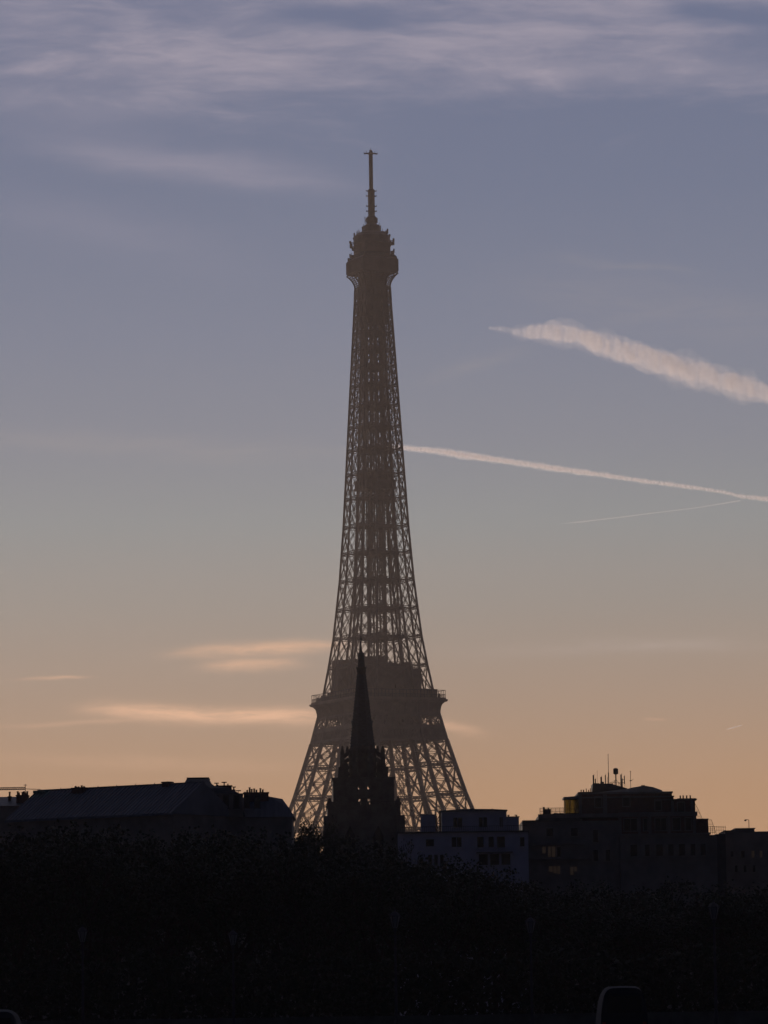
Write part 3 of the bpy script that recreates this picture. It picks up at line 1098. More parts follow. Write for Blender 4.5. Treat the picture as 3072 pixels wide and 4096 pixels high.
# ------------------------------------------------------------------ buildings
def win(parent, x, z, wd, h, yf, lit=False, frame='lime', name='window', bars=True):
    """window on a facade facing -y at y = yf: frame, sill and glass"""
    mb = MB()
    t = 0.09
    mb.box(x - wd / 2 - t, x - wd / 2, yf - .09, yf - .003, z, z + h)
    mb.box(x + wd / 2, x + wd / 2 + t, yf - .09, yf - .003, z, z + h)
    mb.box(x - wd / 2 - t, x + wd / 2 + t, yf - .10, yf - .003, z + h, z + h + t)
    mb.box(x - wd / 2 - t * 1.5, x + wd / 2 + t * 1.5, yf - .16, yf - .003, z - t, z)
    if bars:
        mb.box(x - .03, x + .03, yf - .055, yf - .03, z, z + h)
    o = mb.build(name, M[frame], parent)
    mb = MB()
    mb.box(x - wd / 2, x + wd / 2, yf - .028, yf - .002, z, z + h)
    mb.build('pane', M['lit' if lit else 'glass'], o)
    return o


def chimney(parent, x0, x1, y0, y1, z0, z1, pots, pot_h=.5, mt='brick', pot_r=.11):
    mb = MB()
    mb.box(x0, x1, y0, y1, z0, z1 - .12)
    mb.box(x0 - .07, x1 + .07, y0 - .07, y1 + .07, z1 - .119, z1)
    c = mb.build('chimney', M[mt], parent)
    for i, p in enumerate(pots):
        h = pot_h * (p[1] if isinstance(p, tuple) else 1)
        x = p[0] if isinstance(p, tuple) else p
        mb = MB()
        mb.lathe([(pot_r, z1 - .002), (pot_r * .85, z1 + h * .8), (pot_r * 1.15, z1 + h * .84), (pot_r * 1.1, z1 + h)], 8, x, (y0 + y1) / 2)
        mb.build('chimney_pot', M['pot'], c)
    return c


# ---- long sloping zinc roof on the left (its own frame: x along the ridge, y into the depth)
def q6(cx, cy, Y):
    return at(cx / 1.327, cy / 1.327 + 3050, Y)


DA = 430.0
ALF = R(34)
pr_ = q6(930, 113, DA)                        # ridge, right end
zr = pr_.z - .02
ra = empty('long_building', (pr_.x, pr_.y, 0), -ALF)
tag(ra, 'long building under a sloping zinc roof with standing seams, ridge rising towards the lattice tower', 'building')
slope_w, drop = 5.3, 3.15
Lr = 17.6
rid = [(-Lr, 0, zr), (0, 0, zr)]
mb = MB()
mb.box(-Lr + .3, 3.4, -slope_w + .35, slope_w, 0, zr - drop - .12)
mb.build('wall', M['lime'], ra)
mb = MB()
mb.add([(-Lr, 0, zr), (3.6, 0, zr), (3.6, -slope_w, zr - drop), (-Lr, -slope_w, zr - drop), (-Lr, slope_w + .3, zr - drop), (3.6, slope_w + .3, zr - drop),
        (-Lr, -slope_w, zr - drop - .11), (3.6, -slope_w, zr - drop - .11), (-Lr, slope_w + .3, zr - drop - .11), (3.6, slope_w + .3, zr - drop - .11)],
       [(3, 2, 1, 0), (0, 1, 5, 4), (3, 6, 7, 2), (4, 5, 9, 8), (6, 8, 9, 7), (0, 4, 8, 6, 3), (1, 2, 7, 9, 5)])
roofA = mb.build('roof', M['zinc'], ra)
mb = MB()
n = 44
for i in range(n + 1):
    x = -Lr + (Lr + 3.5) * i / n
    mb.bar((x, -.02, zr + .02), (x, -slope_w + .02, zr - drop + .03), .07, .12)
mb.bar((-Lr, 0, zr + .05), (3.6, 0, zr + .05), .2, .12)
for i in range(8):
    x = -Lr + 3 + i * 2.4
    mb.bar((x, 0, zr + .1), (x, 0, zr + .22), .05)
mb.build('standing_seam', M['zinc'], roofA)
mb = MB()
mb.box(-Lr - .05, -Lr + 1.5, -.75, -.2, zr - .28, zr + .012)
mb.add([(-Lr + .1, -.02, zr + .015), (-Lr + 2.0, -.02, zr + .015), (-Lr + 2.0, -1.3, zr - .75), (-Lr + .1, -1.3, zr - .75)], [(3, 2, 1, 0)])
mb.build('copper_flashing', M['copper'], roofA)
chimney(ra, -12.5, -11.0, -.9, -.1, zr - 1.2, zr + .10, [(-12.3, .6), (-11.9, .4), (-11.5, .7), (-11.2, .4)], .3)
chimney(ra, -1.3, -.5, -.5, .2, zr - 1, zr + .26, [], .3)
chimney(ra, -13.6, -13.35, 1, 1.3, zr - 1, zr - .1, [(-13.5, 1)], .4)
for i in range(9):
    for lv in range(4):
        win(ra, -Lr + 1.6 + i * 2.4, 3.2 + lv * 4.2, 1.0, 2.2, -slope_w + .35)
mb = MB()
mb.bar((-Lr - .0, -slope_w - .05, zr - drop - .16), (3.6, -slope_w - .05, zr - drop - .16), .16)
mb.build('gutter', M['zinc'], roofA)

# ---- low dark building at the far left edge with two brick stacks
p0, p1_ = q6(-140, 200, 470), q6(120, 200, 470)
lb = empty('house', (p0.x, 470, 0), 0)
tag(lb, 'low dark house with brick chimney stacks beyond the lower end of the long zinc roof', 'house')
wl = p1_.x - p0.x
zt_ = q6(60, 172, 470).z
mb = MB()
mb.box(0, wl, 0, 9, 0, zt_ - 1.2)
mb.build('wall', M['lime'], lb)
mb = MB()
mb.add([(-.2, -.2, zt_ - 1.2), (wl + .2, -.2, zt_ - 1.2), (wl + .2, 9.2, zt_ - 1.2), (-.2, 9.2, zt_ - 1.2), (1, 4, zt_), (wl - 1, 4, zt_)],
       [(3, 2, 1, 0), (0, 1, 5, 4), (1, 2, 5), (2, 3, 4, 5), (3, 0, 4)])
mb.build('roof', M['slate'], lb)


def X6(cx, Y, o):
    return q6(cx, 200, Y).x - o.location.x


def Z6(cy, Y):
    return q6(500, cy, Y).z


chimney(lb, X6(35, 470, lb), X6(50, 470, lb), 2, 2.5, zt_ - 1, Z6(168, 470), [(X6(42, 470, lb), 1)], .5)
chimney(lb, X6(82, 470, lb), X6(105, 470, lb), 1, 2, zt_ - 1.4, Z6(164, 470), [(X6(88, 470, lb), 1), (X6(95, 470, lb), .7)], .42)
chimney(lb, X6(108, 470, lb), X6(146, 470, lb), 1, 2, zt_ - 1.6, Z6(166, 470), [(X6(a, 470, lb), b) for a, b in ((113, .9), (121, 1.1), (129, .8), (139, 1.1))], .42)
for i in range(6):
    win(lb, 1 + i * 1.7, 8, .9, 1.8, 0)
    win(lb, 1 + i * 1.7, 12.5, .9, 1.8, 0)

# ---- crane jib far behind the roofs at the left
YC = 900.0
cr = empty('tower_crane', (q6(-420, 128, YC).x, YC, 0), 0)
tag(cr, 'thin construction crane whose horizontal jib reaches over the low house roofs', 'crane')
zj = Z6(130, YC) - .3
xa, xb = X6(0, YC, cr) - 8, X6(135, YC, cr)
mb = MB()
mb.box(-1, 1, -1, 1, 0, .4)
for a in range(4):
    sx_, sy_ = SIG[a]
    mb.bar((sx_ * .8, sy_ * .8, 0), (sx_ * .8, sy_ * .8, zj + 5), .2)
k = 0
z = 0
while z < zj + 4:
    for a in range(4):
        (x0, y0), (x1, y1) = SIG[a], SIG[(a + 1) % 4]
        mb.bar((x0 * .8, y0 * .8, z), (x1 * .8, y1 * .8, z + 2), .12)
    z += 2
mb.build('mast', M['metal'], cr)
mb = MB()
n = 46
for i in range(n):
    x0, x1 = xb * i / n, xb * (i + 1) / n
    for y in (-.35, .35):
        mb.bar((x0, y, zj), (x1, y, zj), .14)
        mb.bar((x0, y, zj), ((x0 + x1) / 2, 0, zj + .45), .08)
        mb.bar((x1, y, zj), ((x0 + x1) / 2, 0, zj + .45), .08)
    mb.bar((x0, 0, zj + .45), (x1, 0, zj + .45), .12)
mb.bar((xb, 0, zj - 2.2), (xb, 0, zj + 1.1), .12)
mb.bar((xb - .35, 0, zj + .9), (xb + .35, 0, zj + .9), .1)
xq = X6(290, YC, cr)
mb.bar((xb, 0, zj + .1), ((xb + xq) / 2, 0, zj - .05), .12)
mb.bar(((xb + xq) / 2, 0, zj - .05), (xq, 0, zj - .9), .08)
mb.build('jib', M['metal'], cr)

# ---- pavilion-roofed block and its neighbour with the row of pots
YP = 432.0
pv = empty('mansard_building', (q6(930, 200, YP).x, YP, 0), 0)
tag(pv, 'building with a tall flat-topped mansard roof with concave sides', 'building')


def XP(cx, Y=YP, o=None):
    return q6(cx, 200, Y).x - (o or pv).location.x


def ZP(cy, Y=YP):
    return q6(1100, cy, Y).z


mb = MB()
mb.box(XP(932), XP(1300), .2, 8, 0, ZP(290))
mb.build('wall', M['lime'], pv)
mb = MB()
cxm, rows = XP(1046), []
for cyy, xl, xr in ((290, 925, 1300), (172, 1000, 1292), (150, 968, 1240), (122, 935, 1160), (109, 968, 1122), (98, 978, 1112), (84, 985, 1106), (76, 989, 1101)):
    rows.append((XP(xl), XP(xr), ZP(cyy)))
rows = [(XP(930), XP(1300), ZP(290)), (XP(936), XP(1270), ZP(165)), (XP(940), XP(1215), ZP(135)), (XP(945), XP(1138), ZP(122)), (XP(966), XP(1122), ZP(111)), (XP(978), XP(1112), ZP(98)), (XP(985), XP(1106), ZP(85)), (XP(989), XP(1101), ZP(76))]
vs, fs = [], []
for i, (a, b, z) in enumerate(rows):
    t = i / (len(rows) - 1)
    y0, y1 = 0.0 + 2.2 * t, 8 - 2.2 * t
    vs += [(a, y0, z), (b, y0, z), (b, y1, z), (a, y1, z)]
for i in range(len(rows) - 1):
    for k in range(4):
        fs.append((i * 4 + k, i * 4 + (k + 1) % 4, i * 4 + 4 + (k + 1) % 4, i * 4 + 4 + k))
fs += [(3, 2, 1, 0), tuple(range(len(rows) * 4 - 4, len(rows) * 4))]
mb.add(vs, fs)
mb.box(rows[-1][0] - .06, rows[-1][1] + .06, 2.1, 5.9, rows[-1][2], rows[-1][2] + .07)
mb.build('roof', M['slate'], pv)
chimney(pv, XP(1143), XP(1180), 2.0, 2.6, ZP(160), ZP(117), [(XP(1146), .9), (XP(1152), .6)], .2, pot_r=.06)
chimney(pv, XP(1181), XP(1226), 2.0, 2.6, ZP(160), ZP(117), [(XP(1186), 1.0), (XP(1206), .6)], .28, pot_r=.07)
mb = MB()                                     # small aerials and cowls
for cx_, cy_, wd in ((1146, 105, 12), (1187, 101, 14), (1240, 127, 9), (1262, 147, 14)):
    x = XP(cx_)
    z = ZP(cy_)
    mb.bar((x, 1.9, z - 1.0), (x, 1.9, z), .05)
    mb.bar((x - wd * .019, 1.9, z), (x + wd * .019, 1.9, z), .07, .1)
mb.build('cowl', M['metal'], pv)
chimney(pv, XP(1228), XP(1242), 2.0, 2.5, ZP(175), ZP(140), [(XP(1237), 1)], .3, pot_r=.07)
mb = MB()
mb.box(XP(1010), XP(1290), -.6, 0.3, ZP(290), ZP(172))
mb.box(XP(1006), XP(1294), -.75, .35, ZP(172), ZP(168))
mb.build('upper_storey', M['lime'], pv)
for i in range(7):
    win(pv, XP(1035) + i * 1.05, ZP(245), .45, 1.2, -.6, frame='metal', bars=False)

YB = 432.5
bb = empty('apartment_building', (q6(1285, 200, YB).x, YB, 0), 0)
tag(bb, 'apartment block with a row of chimney pots and a roof sloping down beside the tower', 'building')


def XB(cx):
    return q6(cx, 200, YB).x - bb.location.x


def ZB(cy):
    return q6(1400, cy, YB).z


mb = MB()
mb.box(XB(1268), XB(1548), 0, 9, 0, ZB(292))
mb.build('wall', M['lime'], bb)
mb = MB()
za_, zb_ = ZB(290), ZB(176)
mb.add([(XB(1268), -.2, za_), (XB(1562), -.2, za_), (XB(1562), 9.2, za_), (XB(1268), 9.2, za_), (XB(1288), 1.6, ZB(180)), (XB(1425), 1.6, ZB(176)), (XB(1497), 1.8, ZB(190)), (XB(1497), 7, ZB(190)),
        (XB(1425), 7, ZB(176)), (XB(1288), 7, ZB(180)), (XB(1532), .6, ZB(240)), (XB(1532), 8.4, ZB(240))],
       [(3, 2, 1, 0), (0, 1, 10, 6, 5, 4), (1, 2, 11, 10), (10, 11, 7, 6), (2, 3, 9, 8, 7, 11), (3, 0, 4, 9), (4, 5, 8, 9), (5, 6, 7, 8)])
mb.build('roof', M['zinc'], bb)
chimney(bb, XB(1292), XB(1423), 1.2, 2.0, ZB(230), ZB(154), [(XB(a), b) for a, b in ((1298, .2), (1310, .6), (1323, 1.25), (1334, .85), (1347, .95), (1359, .65), (1380, 1.0), (1393, .7))], .42, pot_r=.1)
for i in range(5):
    for lv in range(4):
        win(bb, XB(1325) + i * 1.15, 3 + lv * 3.7, .6, 1.7, 0)

# ---- white building with a flat roof and set-back top storey
YW = 470.0


def q7(cx, cy, Y):
    return at(cx / 1.127 + 1600, cy / 1.127 + 3000, Y)


wb = empty('flat_roofed_building', (q7(60, 400, YW).x, YW, 0), 0)
tag(wb, 'pale modern building with a flat roof and a set-back top storey right of the church', 'building')


def XW(cx, Y=YW, o=None):
    return q7(cx, 350, Y).x - (o or wb).location.x


def ZW(cy, Y=YW):
    return q7(320, cy, Y).z


mb = MB()
mb.box(XW(-10), XW(577), 0, 12, 0, ZW(372))
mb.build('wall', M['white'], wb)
mb = MB()
mb.box(XW(-14), XW(582), -.35, 12.2, ZW(372) + .002, ZW(366))
mb.build('cornice', M['metal'], wb)
mb = MB()
ztp = ZW(272)
mb.box(XW(188), XW(484), 2.2, 9, ZW(366), ztp)
mb.box(XW(95), XW(162), 2.6, 8, ZW(366), ZW(286))
mb.box(XW(486), XW(540), 2.6, 8, ZW(366), ZW(300))
mb.build('top_storey', M['white'], wb)
mb = MB()
n = 12
for i in range(n):                            # shallow curved roof slab
    a, b = XW(183) + (XW(488) - XW(183)) * i / n, XW(183) + (XW(488) - XW(183)) * (i + 1) / n
    def cz(u):
        t = (u - XW(183)) / (XW(488) - XW(183)) * 2 - 1
        return .14 * (1 - t * t)
    mb.add([(a, 1.9, ztp), (b, 1.9, ztp), (b, 9.3, ztp), (a, 9.3, ztp), (a, 1.9, ztp + .1 + cz(a)), (b, 1.9, ztp + .1 + cz(b)), (b, 9.3, ztp + .1 + cz(b)), (a, 9.3, ztp + .1 + cz(a))],
           [(3, 2, 1, 0), (4, 5, 6, 7), (0, 1, 5, 4), (2, 3, 7, 6)])
mb.box(XW(92), XW(164), 2.5, 8.1, ZW(286) + .001, ZW(283))
mb.box(XW(485), XW(543), 2.5, 8.1, ZW(300) + .001, ZW(297))
mb.build('roof', M['zinc'], wb)
mb = MB()
mb.box(XW(163.5), XW(169), 2.4, 3.4, ZW(366), ZW(290))
mb.box(XW(178), XW(187), 2.3, 3.3, ZW(366), ZW(268))
mb.build('pillar', M['pot'], wb)
mb = MB()
for cx_, cy_ in ((190, 262), (340, 262), (427, 264), (240, 266)):
    x, z = XW(cx_), ZW(cy_)
    mb.bar((x, 4, ztp), (x, 4, z + .1), .07)
    mb.bar((x - .25, 4, z + .1), (x, 4, z + .1), .06)
for cx_ in (495, 530):
    x = XW(cx_)
    mb.bar((x, 4, ZW(300)), (x, 4, ZW(288)), .14)
    mb.bar((x - .2, 4, ZW(289)), (x + .12, 4, ZW(289)), .08)
mb.build('vent_pipe', M['metal'], wb)
mb = MB()
zr0 = ZW(366)
for i in range(60):
    x = XW(-8) + (XW(572) - XW(-8)) * i / 59
    mb.bar((x, .1, zr0), (x, .1, zr0 + .55), .03)
mb.bar((XW(-8), .1, zr0 + .55), (XW(572), .1, zr0 + .55), .045)
mb.build('railing', M['metal'], wb)
for cx0_, cx1_, a, b in ((116, 152, 400, 432), (232, 276, 392, 436), (347, 376, 392, 440), (398, 422, 392, 440), (436, 472, 392, 442), (540, 560, 396, 438)):
    x0, x1 = XW(cx0_), XW(cx1_)
    win(wb, (x0 + x1) / 2, ZW(b), x1 - x0, ZW(a) - ZW(b), 0, frame='white', bars=(x1 - x0) > .9)
for cx0_, cx1_, a, b in ((348, 500, 470, 520), (120, 200, 470, 520)):
    x0, x1 = XW(cx0_), XW(cx1_)
    for i in range(3):
        xa_ = x0 + (x1 - x0) * i / 3
        win(wb, xa_ + (x1 - x0) / 6, ZW(b), (x1 - x0) / 3 - .25, ZW(a) - ZW(b), 0, frame='white', bars=False)
mb = MB()
mb.box(XW(342), XW(506), -1.1, -.02, ZW(466), ZW(462))
mb.build('awning', M['metal'], wb)
for cx0_, cx1_ in ((242, 282), (358, 395), (452, 466)):
    x0, x1 = XW(cx0_), XW(cx1_)
    win(wb, (x0 + x1) / 2, ZW(345), x1 - x0, ZW(300) - ZW(345), 2.2, frame='white')
for lv in range(2):
    for i in range(7):
        win(wb, 1.2 + i * 1.9, 2.4 + lv * 3.6, 1.0, 1.7, 0, frame='white')

# ---- large brick and stone apartment house with roof terrace, glazed room and aerials
YH = 480.0
hb = empty('brick_apartment_house', (q7(545, 400, YH).x, YH, 0), 0)
tag(hb, 'large stepped brick apartment house with a glazed roof room and many aerials', 'building')


def XH(cx):
    return q7(cx, 350, YH).x - hb.location.x


def ZH(cy):
    return q7(950, cy, YH).z


def q5x(cx):                                  # from the close crop of the roof terrace
    return at(cx / 3.318 + 2100, 3200, YH).x - hb.location.x


def q5z(cy):
    return at(2400, cy / 3.318 + 3020, YH).z


mb = MB()
mb.box(XH(552), XH(988), 0, 13, 0, ZH(318))
mb.box(XH(990), XH(1392), -1.0, 13, 0, ZH(383))
mb.box(XH(1393), XH(1425), -.6, 13, 0, ZH(390))
mb.build('wall', M['lime'], hb)
mb = MB()                                     # upper storeys in brick
mb.box(q5x(722), XH(1232), 1.2, 11, ZH(318) + .001, ZH(196))
mb.box(XH(988), XH(1336), -.4, 10, ZH(383) + .001, ZH(292))
mb.box(XH(1242), XH(1334), .4, 9, ZH(292) + .001, ZH(230))
mb.box(XH(1338), XH(1390), 0, 9, ZH(383) + .002, ZH(318))
mb.build('brick_wall', M['brick'], hb)
mb = MB()                                     # stone quoins, cornices and balconies
mb.box(q5x(706), XH(1236), 1.0, 11.2, ZH(196) + .002, ZH(188))
mb.box(q5x(722) - .05, q5x(762), 1.1, 1.19, ZH(318), ZH(196))
mb.box(q5x(1040), q5x(1095), 1.1, 1.19, ZH(290), ZH(198))
mb.box(q5x(722), XH(1230), 1.08, 1.19, ZH(214), ZH(208))
mb.box(q5x(172), XH(990), -.25, 1.0, ZH(303), ZH(286))
mb.box(XH(984), XH(1340), -.7, -.41, ZH(303), ZH(284))
for cx_ in (992, 1078, 1126, 1212, 1326):
    mb.box(XH(cx_) - .16, XH(cx_) + .16, -.5, -.402, ZH(380), ZH(303))
for cx_ in (1232, 1320):
    mb.box(XH(cx_) - .16, XH(cx_) + .16, .3, .398, ZH(290), ZH(232))
mb.box(XH(1150), XH(1235), .9, 1.08, ZH(228), ZH(222))
mb.box(XH(984), XH(1396), -1.3, -1.001, ZH(389), ZH(381))
mb.box(XH(984), XH(1396), -1.25, -1.001, ZH(498), ZH(492))
mb.box(XH(1237), XH(1342), .2, 9.2, ZH(230) + .002, ZH(224))
mb.box(XH(1337), XH(1392), -.1, 9.1, ZH(318) + .002, ZH(315))
mb.box(XH(600), XH(830), -.5, -.001, ZH(424), ZH(416))
mb.box(XH(560), XH(860), -.8, -.001, ZH(490), ZH(482))
mb.build('cornice', M['lime'], hb)
mb = MB()
mb.add([(XH(548), -.3, ZH(330)), (XH(600), -.3, ZH(318)), (XH(630), -.3, ZH(306)), (XH(990), -.25, ZH(306)), (XH(990), 12, ZH(306)), (XH(560), 12, ZH(312)), (XH(556), .2, ZH(312))],
       [(0, 1, 6), (1, 2, 5, 6), (2, 3, 4, 5)])
mb.box(XH(552), q5x(178), -.2, 12, ZH(318) + .003, ZH(312))
mb.box(q5x(178), q5x(720), -.22, 11, ZH(318) + .004, q5z(788))
mb.build('terrace_parapet', M['stone'], hb)
# main roof with the low dome
mb = MB()
def P7(cx, y, cy):
    return (XH(cx), y, ZH(cy))
rp = [(875, 188), (1030, 172), (1060, 165), (1110, 158), (1150, 165), (1190, 180), (1200, 196), (1236, 212), (1242, 222)]
vs = [P7(a, 2.2, b) for a, b in rp] + [P7(a, 9.5, b) for a, b in rp] + [P7(875, 1.3, 193), P7(1234, 1.3, 222)] 
n = len(rp)
mb.add(vs, [(i, i + 1, n + i + 1, n + i) for i in range(n - 1)])
mb.add([P7(a, 2.2, b) for a, b in rp] + [P7(a, 1.25, 194 if a < 1200 else 224) for a, b in rp], [(n + i, n + i + 1, i + 1, i) for i in range(n - 1)])
mb.add([P7(a, 9.5, b) for a, b in rp] + [P7(a, 10.6, 194 if a < 1200 else 224) for a, b in rp], [(i, i + 1, n + i + 1, n + i) for i in range(n - 1)])
mb.build('roof', M['slate'], hb)
mb = MB()                                     # roof plant block
mb.box(q5x(920), q5x(1190), 3, 7, ZH(196), q5z(362))
mb.add([(q5x(1190), 3, ZH(196)), (q5x(1420), 3, ZH(196)), (q5x(1420), 7, ZH(196)), (q5x(1190), 7, ZH(196)), (q5x(1190), 3, q5z(372)), (q5x(1380), 3, q5z(428)), (q5x(1380), 7, q5z(428)), (q5x(1190), 7, q5z(372))],
       [(3, 2, 1, 0), (4, 5, 6, 7), (0, 1, 5, 4), (1, 2, 6, 5), (2, 3, 7, 6), (3, 0, 4, 7)])
mb.box(q5x(1025), q5x(1070), 2.9, 4, q5z(362), q5z(338))
mb.box(q5x(940), q5x(1010), 2.9, 4, q5z(362), q5z(356))
mb.build('plant_room', M['metal'], hb)
mb = MB()
x0, x1 = q5x(720), q5x(925)
mb.box(x0 - .04, x1, 1.5, 2.1, ZH(188), q5z(478))
c_ = mb.build('chimney', M['brick'], hb)
for cx_, cy_, r_ in ((757, 448, .07), (790, 448, .08), (826, 432, .05), (857, 450, .06), (882, 430, .05), (905, 430, .04)):
    mb = MB()
    mb.lathe([(r_, q5z(480)), (r_ * .85, q5z(cy_ + 6)), (r_ * 1.3, q5z(cy_ + 5)), (r_ * 1.2, q5z(cy_))], 8, q5x(cx_), 1.8)
    mb.build('chimney_pot', M['pot'], c_)
# panel antennas and masts
for cx_, a, b, wd in ((932, 245, 362, 20), (962, 290, 362, 13), (1040, 265, 345, 22), (1095, 245, 362, 12), (1118, 272, 362, 5), (1308, 235, 420, 20), (1350, 260, 365, 12), (985, 180, 362, 2.5), (1320, 300, 420, 9)):
    mb = MB()
    x, t = q5x(cx_), wd / 3.318 * YH / F
    y = 3.6 + rnd.uniform(-.5, .8)
    zb_, zt2 = q5z(b), q5z(a)
    if wd > 6:
        mb.lathe([(t * .5, zb_), (t * .5, zt2 - t * .2), (t * .3, zt2)], 8, x, y)
        mb.bar((x + t * .4, y, zb_ - .3), (x + t * .4, y, zt2 + .12), .035)
    else:
        mb.bar((x, y, zb_ - .2), (x, y, zt2), t)
    if cx_ == 1350:
        mb.bar((x, y, q5z(310)), (q5x(1315), y, q5z(305)), .05)
        mb.bar((x, y, q5z(350)), (q5x(1315), y, q5z(345)), .05)
    mb.build('panel_antenna' if wd > 6 else 'whip_aerial', M['metal'], hb)
mb = MB()
mb.bar((q5x(1139), 4, q5z(362)), (q5x(1139), 4, q5z(210)), .11)
mb.bar((q5x(1139), 4, q5z(210)), (q5x(1139), 4, q5z(-40)), .055)
mb.build('radio_mast', M['metal'], hb)
mb = MB()
x = q5x(1237)
mb.bar((x, 4, q5z(400)), (x, 4, q5z(228)), .13)
for s_ in (-1, 1):
    mb.bar((x, 4, q5z(300)), (x + s_ * .5, 4, q5z(372)), .035)
    mb.bar((x, 4, q5z(300)), (x, 4 + s_ * .5, q5z(372)), .035)
sir = mb.build('siren_pole', M['metal'], hb)
mb = MB()
r_ = 33 / 3.318 * YH / F
mb.lathe([(r_ * .5, q5z(236)), (r_, q5z(226)), (r_ * 1.02, q5z(205)), (r_, q5z(202)), (r_ * 1.02, q5z(182)), (r_, q5z(180)), (r_ * 1.02, q5z(168)), (r_ * .9, q5z(158)), (r_ * .3, q5z(150))], 14, x, 4)
mb.build('siren_drum', M['metal'], sir)
mb = MB()                                     # television aerial
x = q5x(1427)
mb.bar((x, 3, q5z(430)), (x, 3, q5z(198)), .05)
for cy_, wd in ((330, 18), (205, 10), (322, 12)):
    mb.bar((x - wd * .0085, 3, q5z(cy_ + 4)), (x + wd * .0085, 3, q5z(cy_ - 4)), .04)
mb.bar((x, 3, q5z(335)), (x + .36, 3, q5z(305)), .025)
for i in range(5):
    mb.bar((x + .06 * i, 2.85, q5z(333) + .045 * i), (x + .06 * i, 3.15, q5z(333) + .045 * i), .015)
mb.build('television_aerial', M['metal'], hb)
mb = MB()
for cx_, a, b in ((1190, 345, 380), (1215, 330, 385), (1265, 345, 400), (1285, 350, 405), (1165, 345, 365)):
    mb.bar((q5x(cx_), 3.4, q5z(b)), (q5x(cx_), 3.4, q5z(a)), .04)
mb.bar((q5x(1150), 3.4, q5z(348)), (q5x(1300), 3.4, q5z(352)), .035)
mb.bar((q5x(1130), 3.4, q5z(362)), (q5x(1235), 3.4, q5z(310)), .025)
mb.build('aerial_frame', M['metal'], hb)
mb = MB()
mb.box(q5x(1575), q5x(1625), 4, 5, ZH(166), q5z(384))
mb.build('roof_hatch', M['metal'], hb)
# glazed roof room
mb = MB()
xa_, xb_ = q5x(540), q5x(722)
zf, zg = q5z(770), q5z(572)
for u in (0, .36, .72, 1):
    x = xa_ + (xb_ - xa_) * u
    for y in (1.3, 4.2):
        mb.bar((x, y, zf), (x, y, zg), .075)
for y in (1.3, 4.2):
    mb.bar((xa_, y, zf + .06), (xb_, y, zf + .06), .1)
    mb.bar((xa_, y, (zf + zg) / 2 - .25), (xb_, y, (zf + zg) / 2 - .25), .035)
for x in (xa_, xb_):
    mb.bar((x, 1.3, zg), (x, 4.2, zg), .09)
    mb.bar((x, 1.3, zf + .06), (x, 4.2, zf + .06), .1)
gr = mb.build('glazed_room', M['metal'], hb)
mb = MB()
mb.add([(q5x(516), 1.0, q5z(570)), (xb_, 1.0, q5z(572)), (xb_, 4.5, q5z(572)), (q5x(516), 4.5, q5z(570)), (q5x(516), 1.0, q5z(545)), (xb_, 1.0, q5z(534)), (xb_, 4.5, q5z(534)), (q5x(516), 4.5, q5z(545))],
       [(3, 2, 1, 0), (4, 5, 6, 7), (0, 1, 5, 4), (1, 2, 6, 5), (2, 3, 7, 6), (3, 0, 4, 7)])
mb.build('roof', M['zinc'], gr)
mb = MB()
for y in (1.3, 4.2):
    mb.box(xa_, xb_, y - .012, y + .012, zf, zg)
mb.build('glazing', M['glazing'], gr)
mb = MB()                                     # curtains inside, in folds
n = 60
vs, fs = [], []
for i in range(n + 1):
    u = i / n
    x = xa_ + .05 + (xb_ - xa_ - .1) * u
    y = 4.0 + .07 * math.sin(u * 60)
    vs += [(x, y, zf + .1), (x, y, zg)]
for i in range(n):
    if 8 < i < 14 or 30 < i < 33 or 47 < i:
        fs.append((i * 2, i * 2 + 2, i * 2 + 3, i * 2 + 1))
mb.add(vs, fs)
mb.build('curtain', M['glazing'], gr)
# terrace railing and tank
mb = MB()
xr0, xr1 = q5x(196), q5x(536)
zr1 = q5z(693)
zr2 = q5z(786)
for i in range(27):
    x = xr0 + (xr1 - xr0) * i / 26
    mb.bar((x, .1, zr2), (x, .1, zr1), .028 if i % 4 else .05)
for z in (zr1, (zr1 + zr2) / 2, zr2 + .12):
    mb.bar((xr0, .1, z), (xr1, .1, z), .035)
mb.build('railing', M['metal'], hb)
mb = MB()
mb.box(q5x(265), q5x(345), .5, 1.6, q5z(790), q5z(705))
mb.lathe([(.11, q5z(790)), (.11, q5z(676))], 8, q5x(252), .9)
mb.lathe([(.08, q5z(705)), (.08, q5z(684))], 8, q5x(311), .9)
for i in range(14):
    x = q5x(360 + i * 11)
    mb.box(x, x + .09 + rnd.random() * .1, .4, .7, q5z(790), q5z(772 - rnd.random() * 18))
mb.build('terrace_tank', M['metal'], hb)
chimney(hb, XH(1258), XH(1336), .8, 2.4, ZH(226), ZH(221), [(XH(a), 1) for a in (1271, 1284, 1300, 1316)], .36, 'brick', .085)
chimney(hb, XH(1206), XH(1218), 1.4, 2.0, ZH(215), ZH(202), [(XH(1209), .5), (XH(1215), .5)], .2, 'brick', .06)
chimney(hb, XH(1222), XH(1240), 1.4, 2.0, ZH(222), ZH(207), [], .2, 'brick', .06)
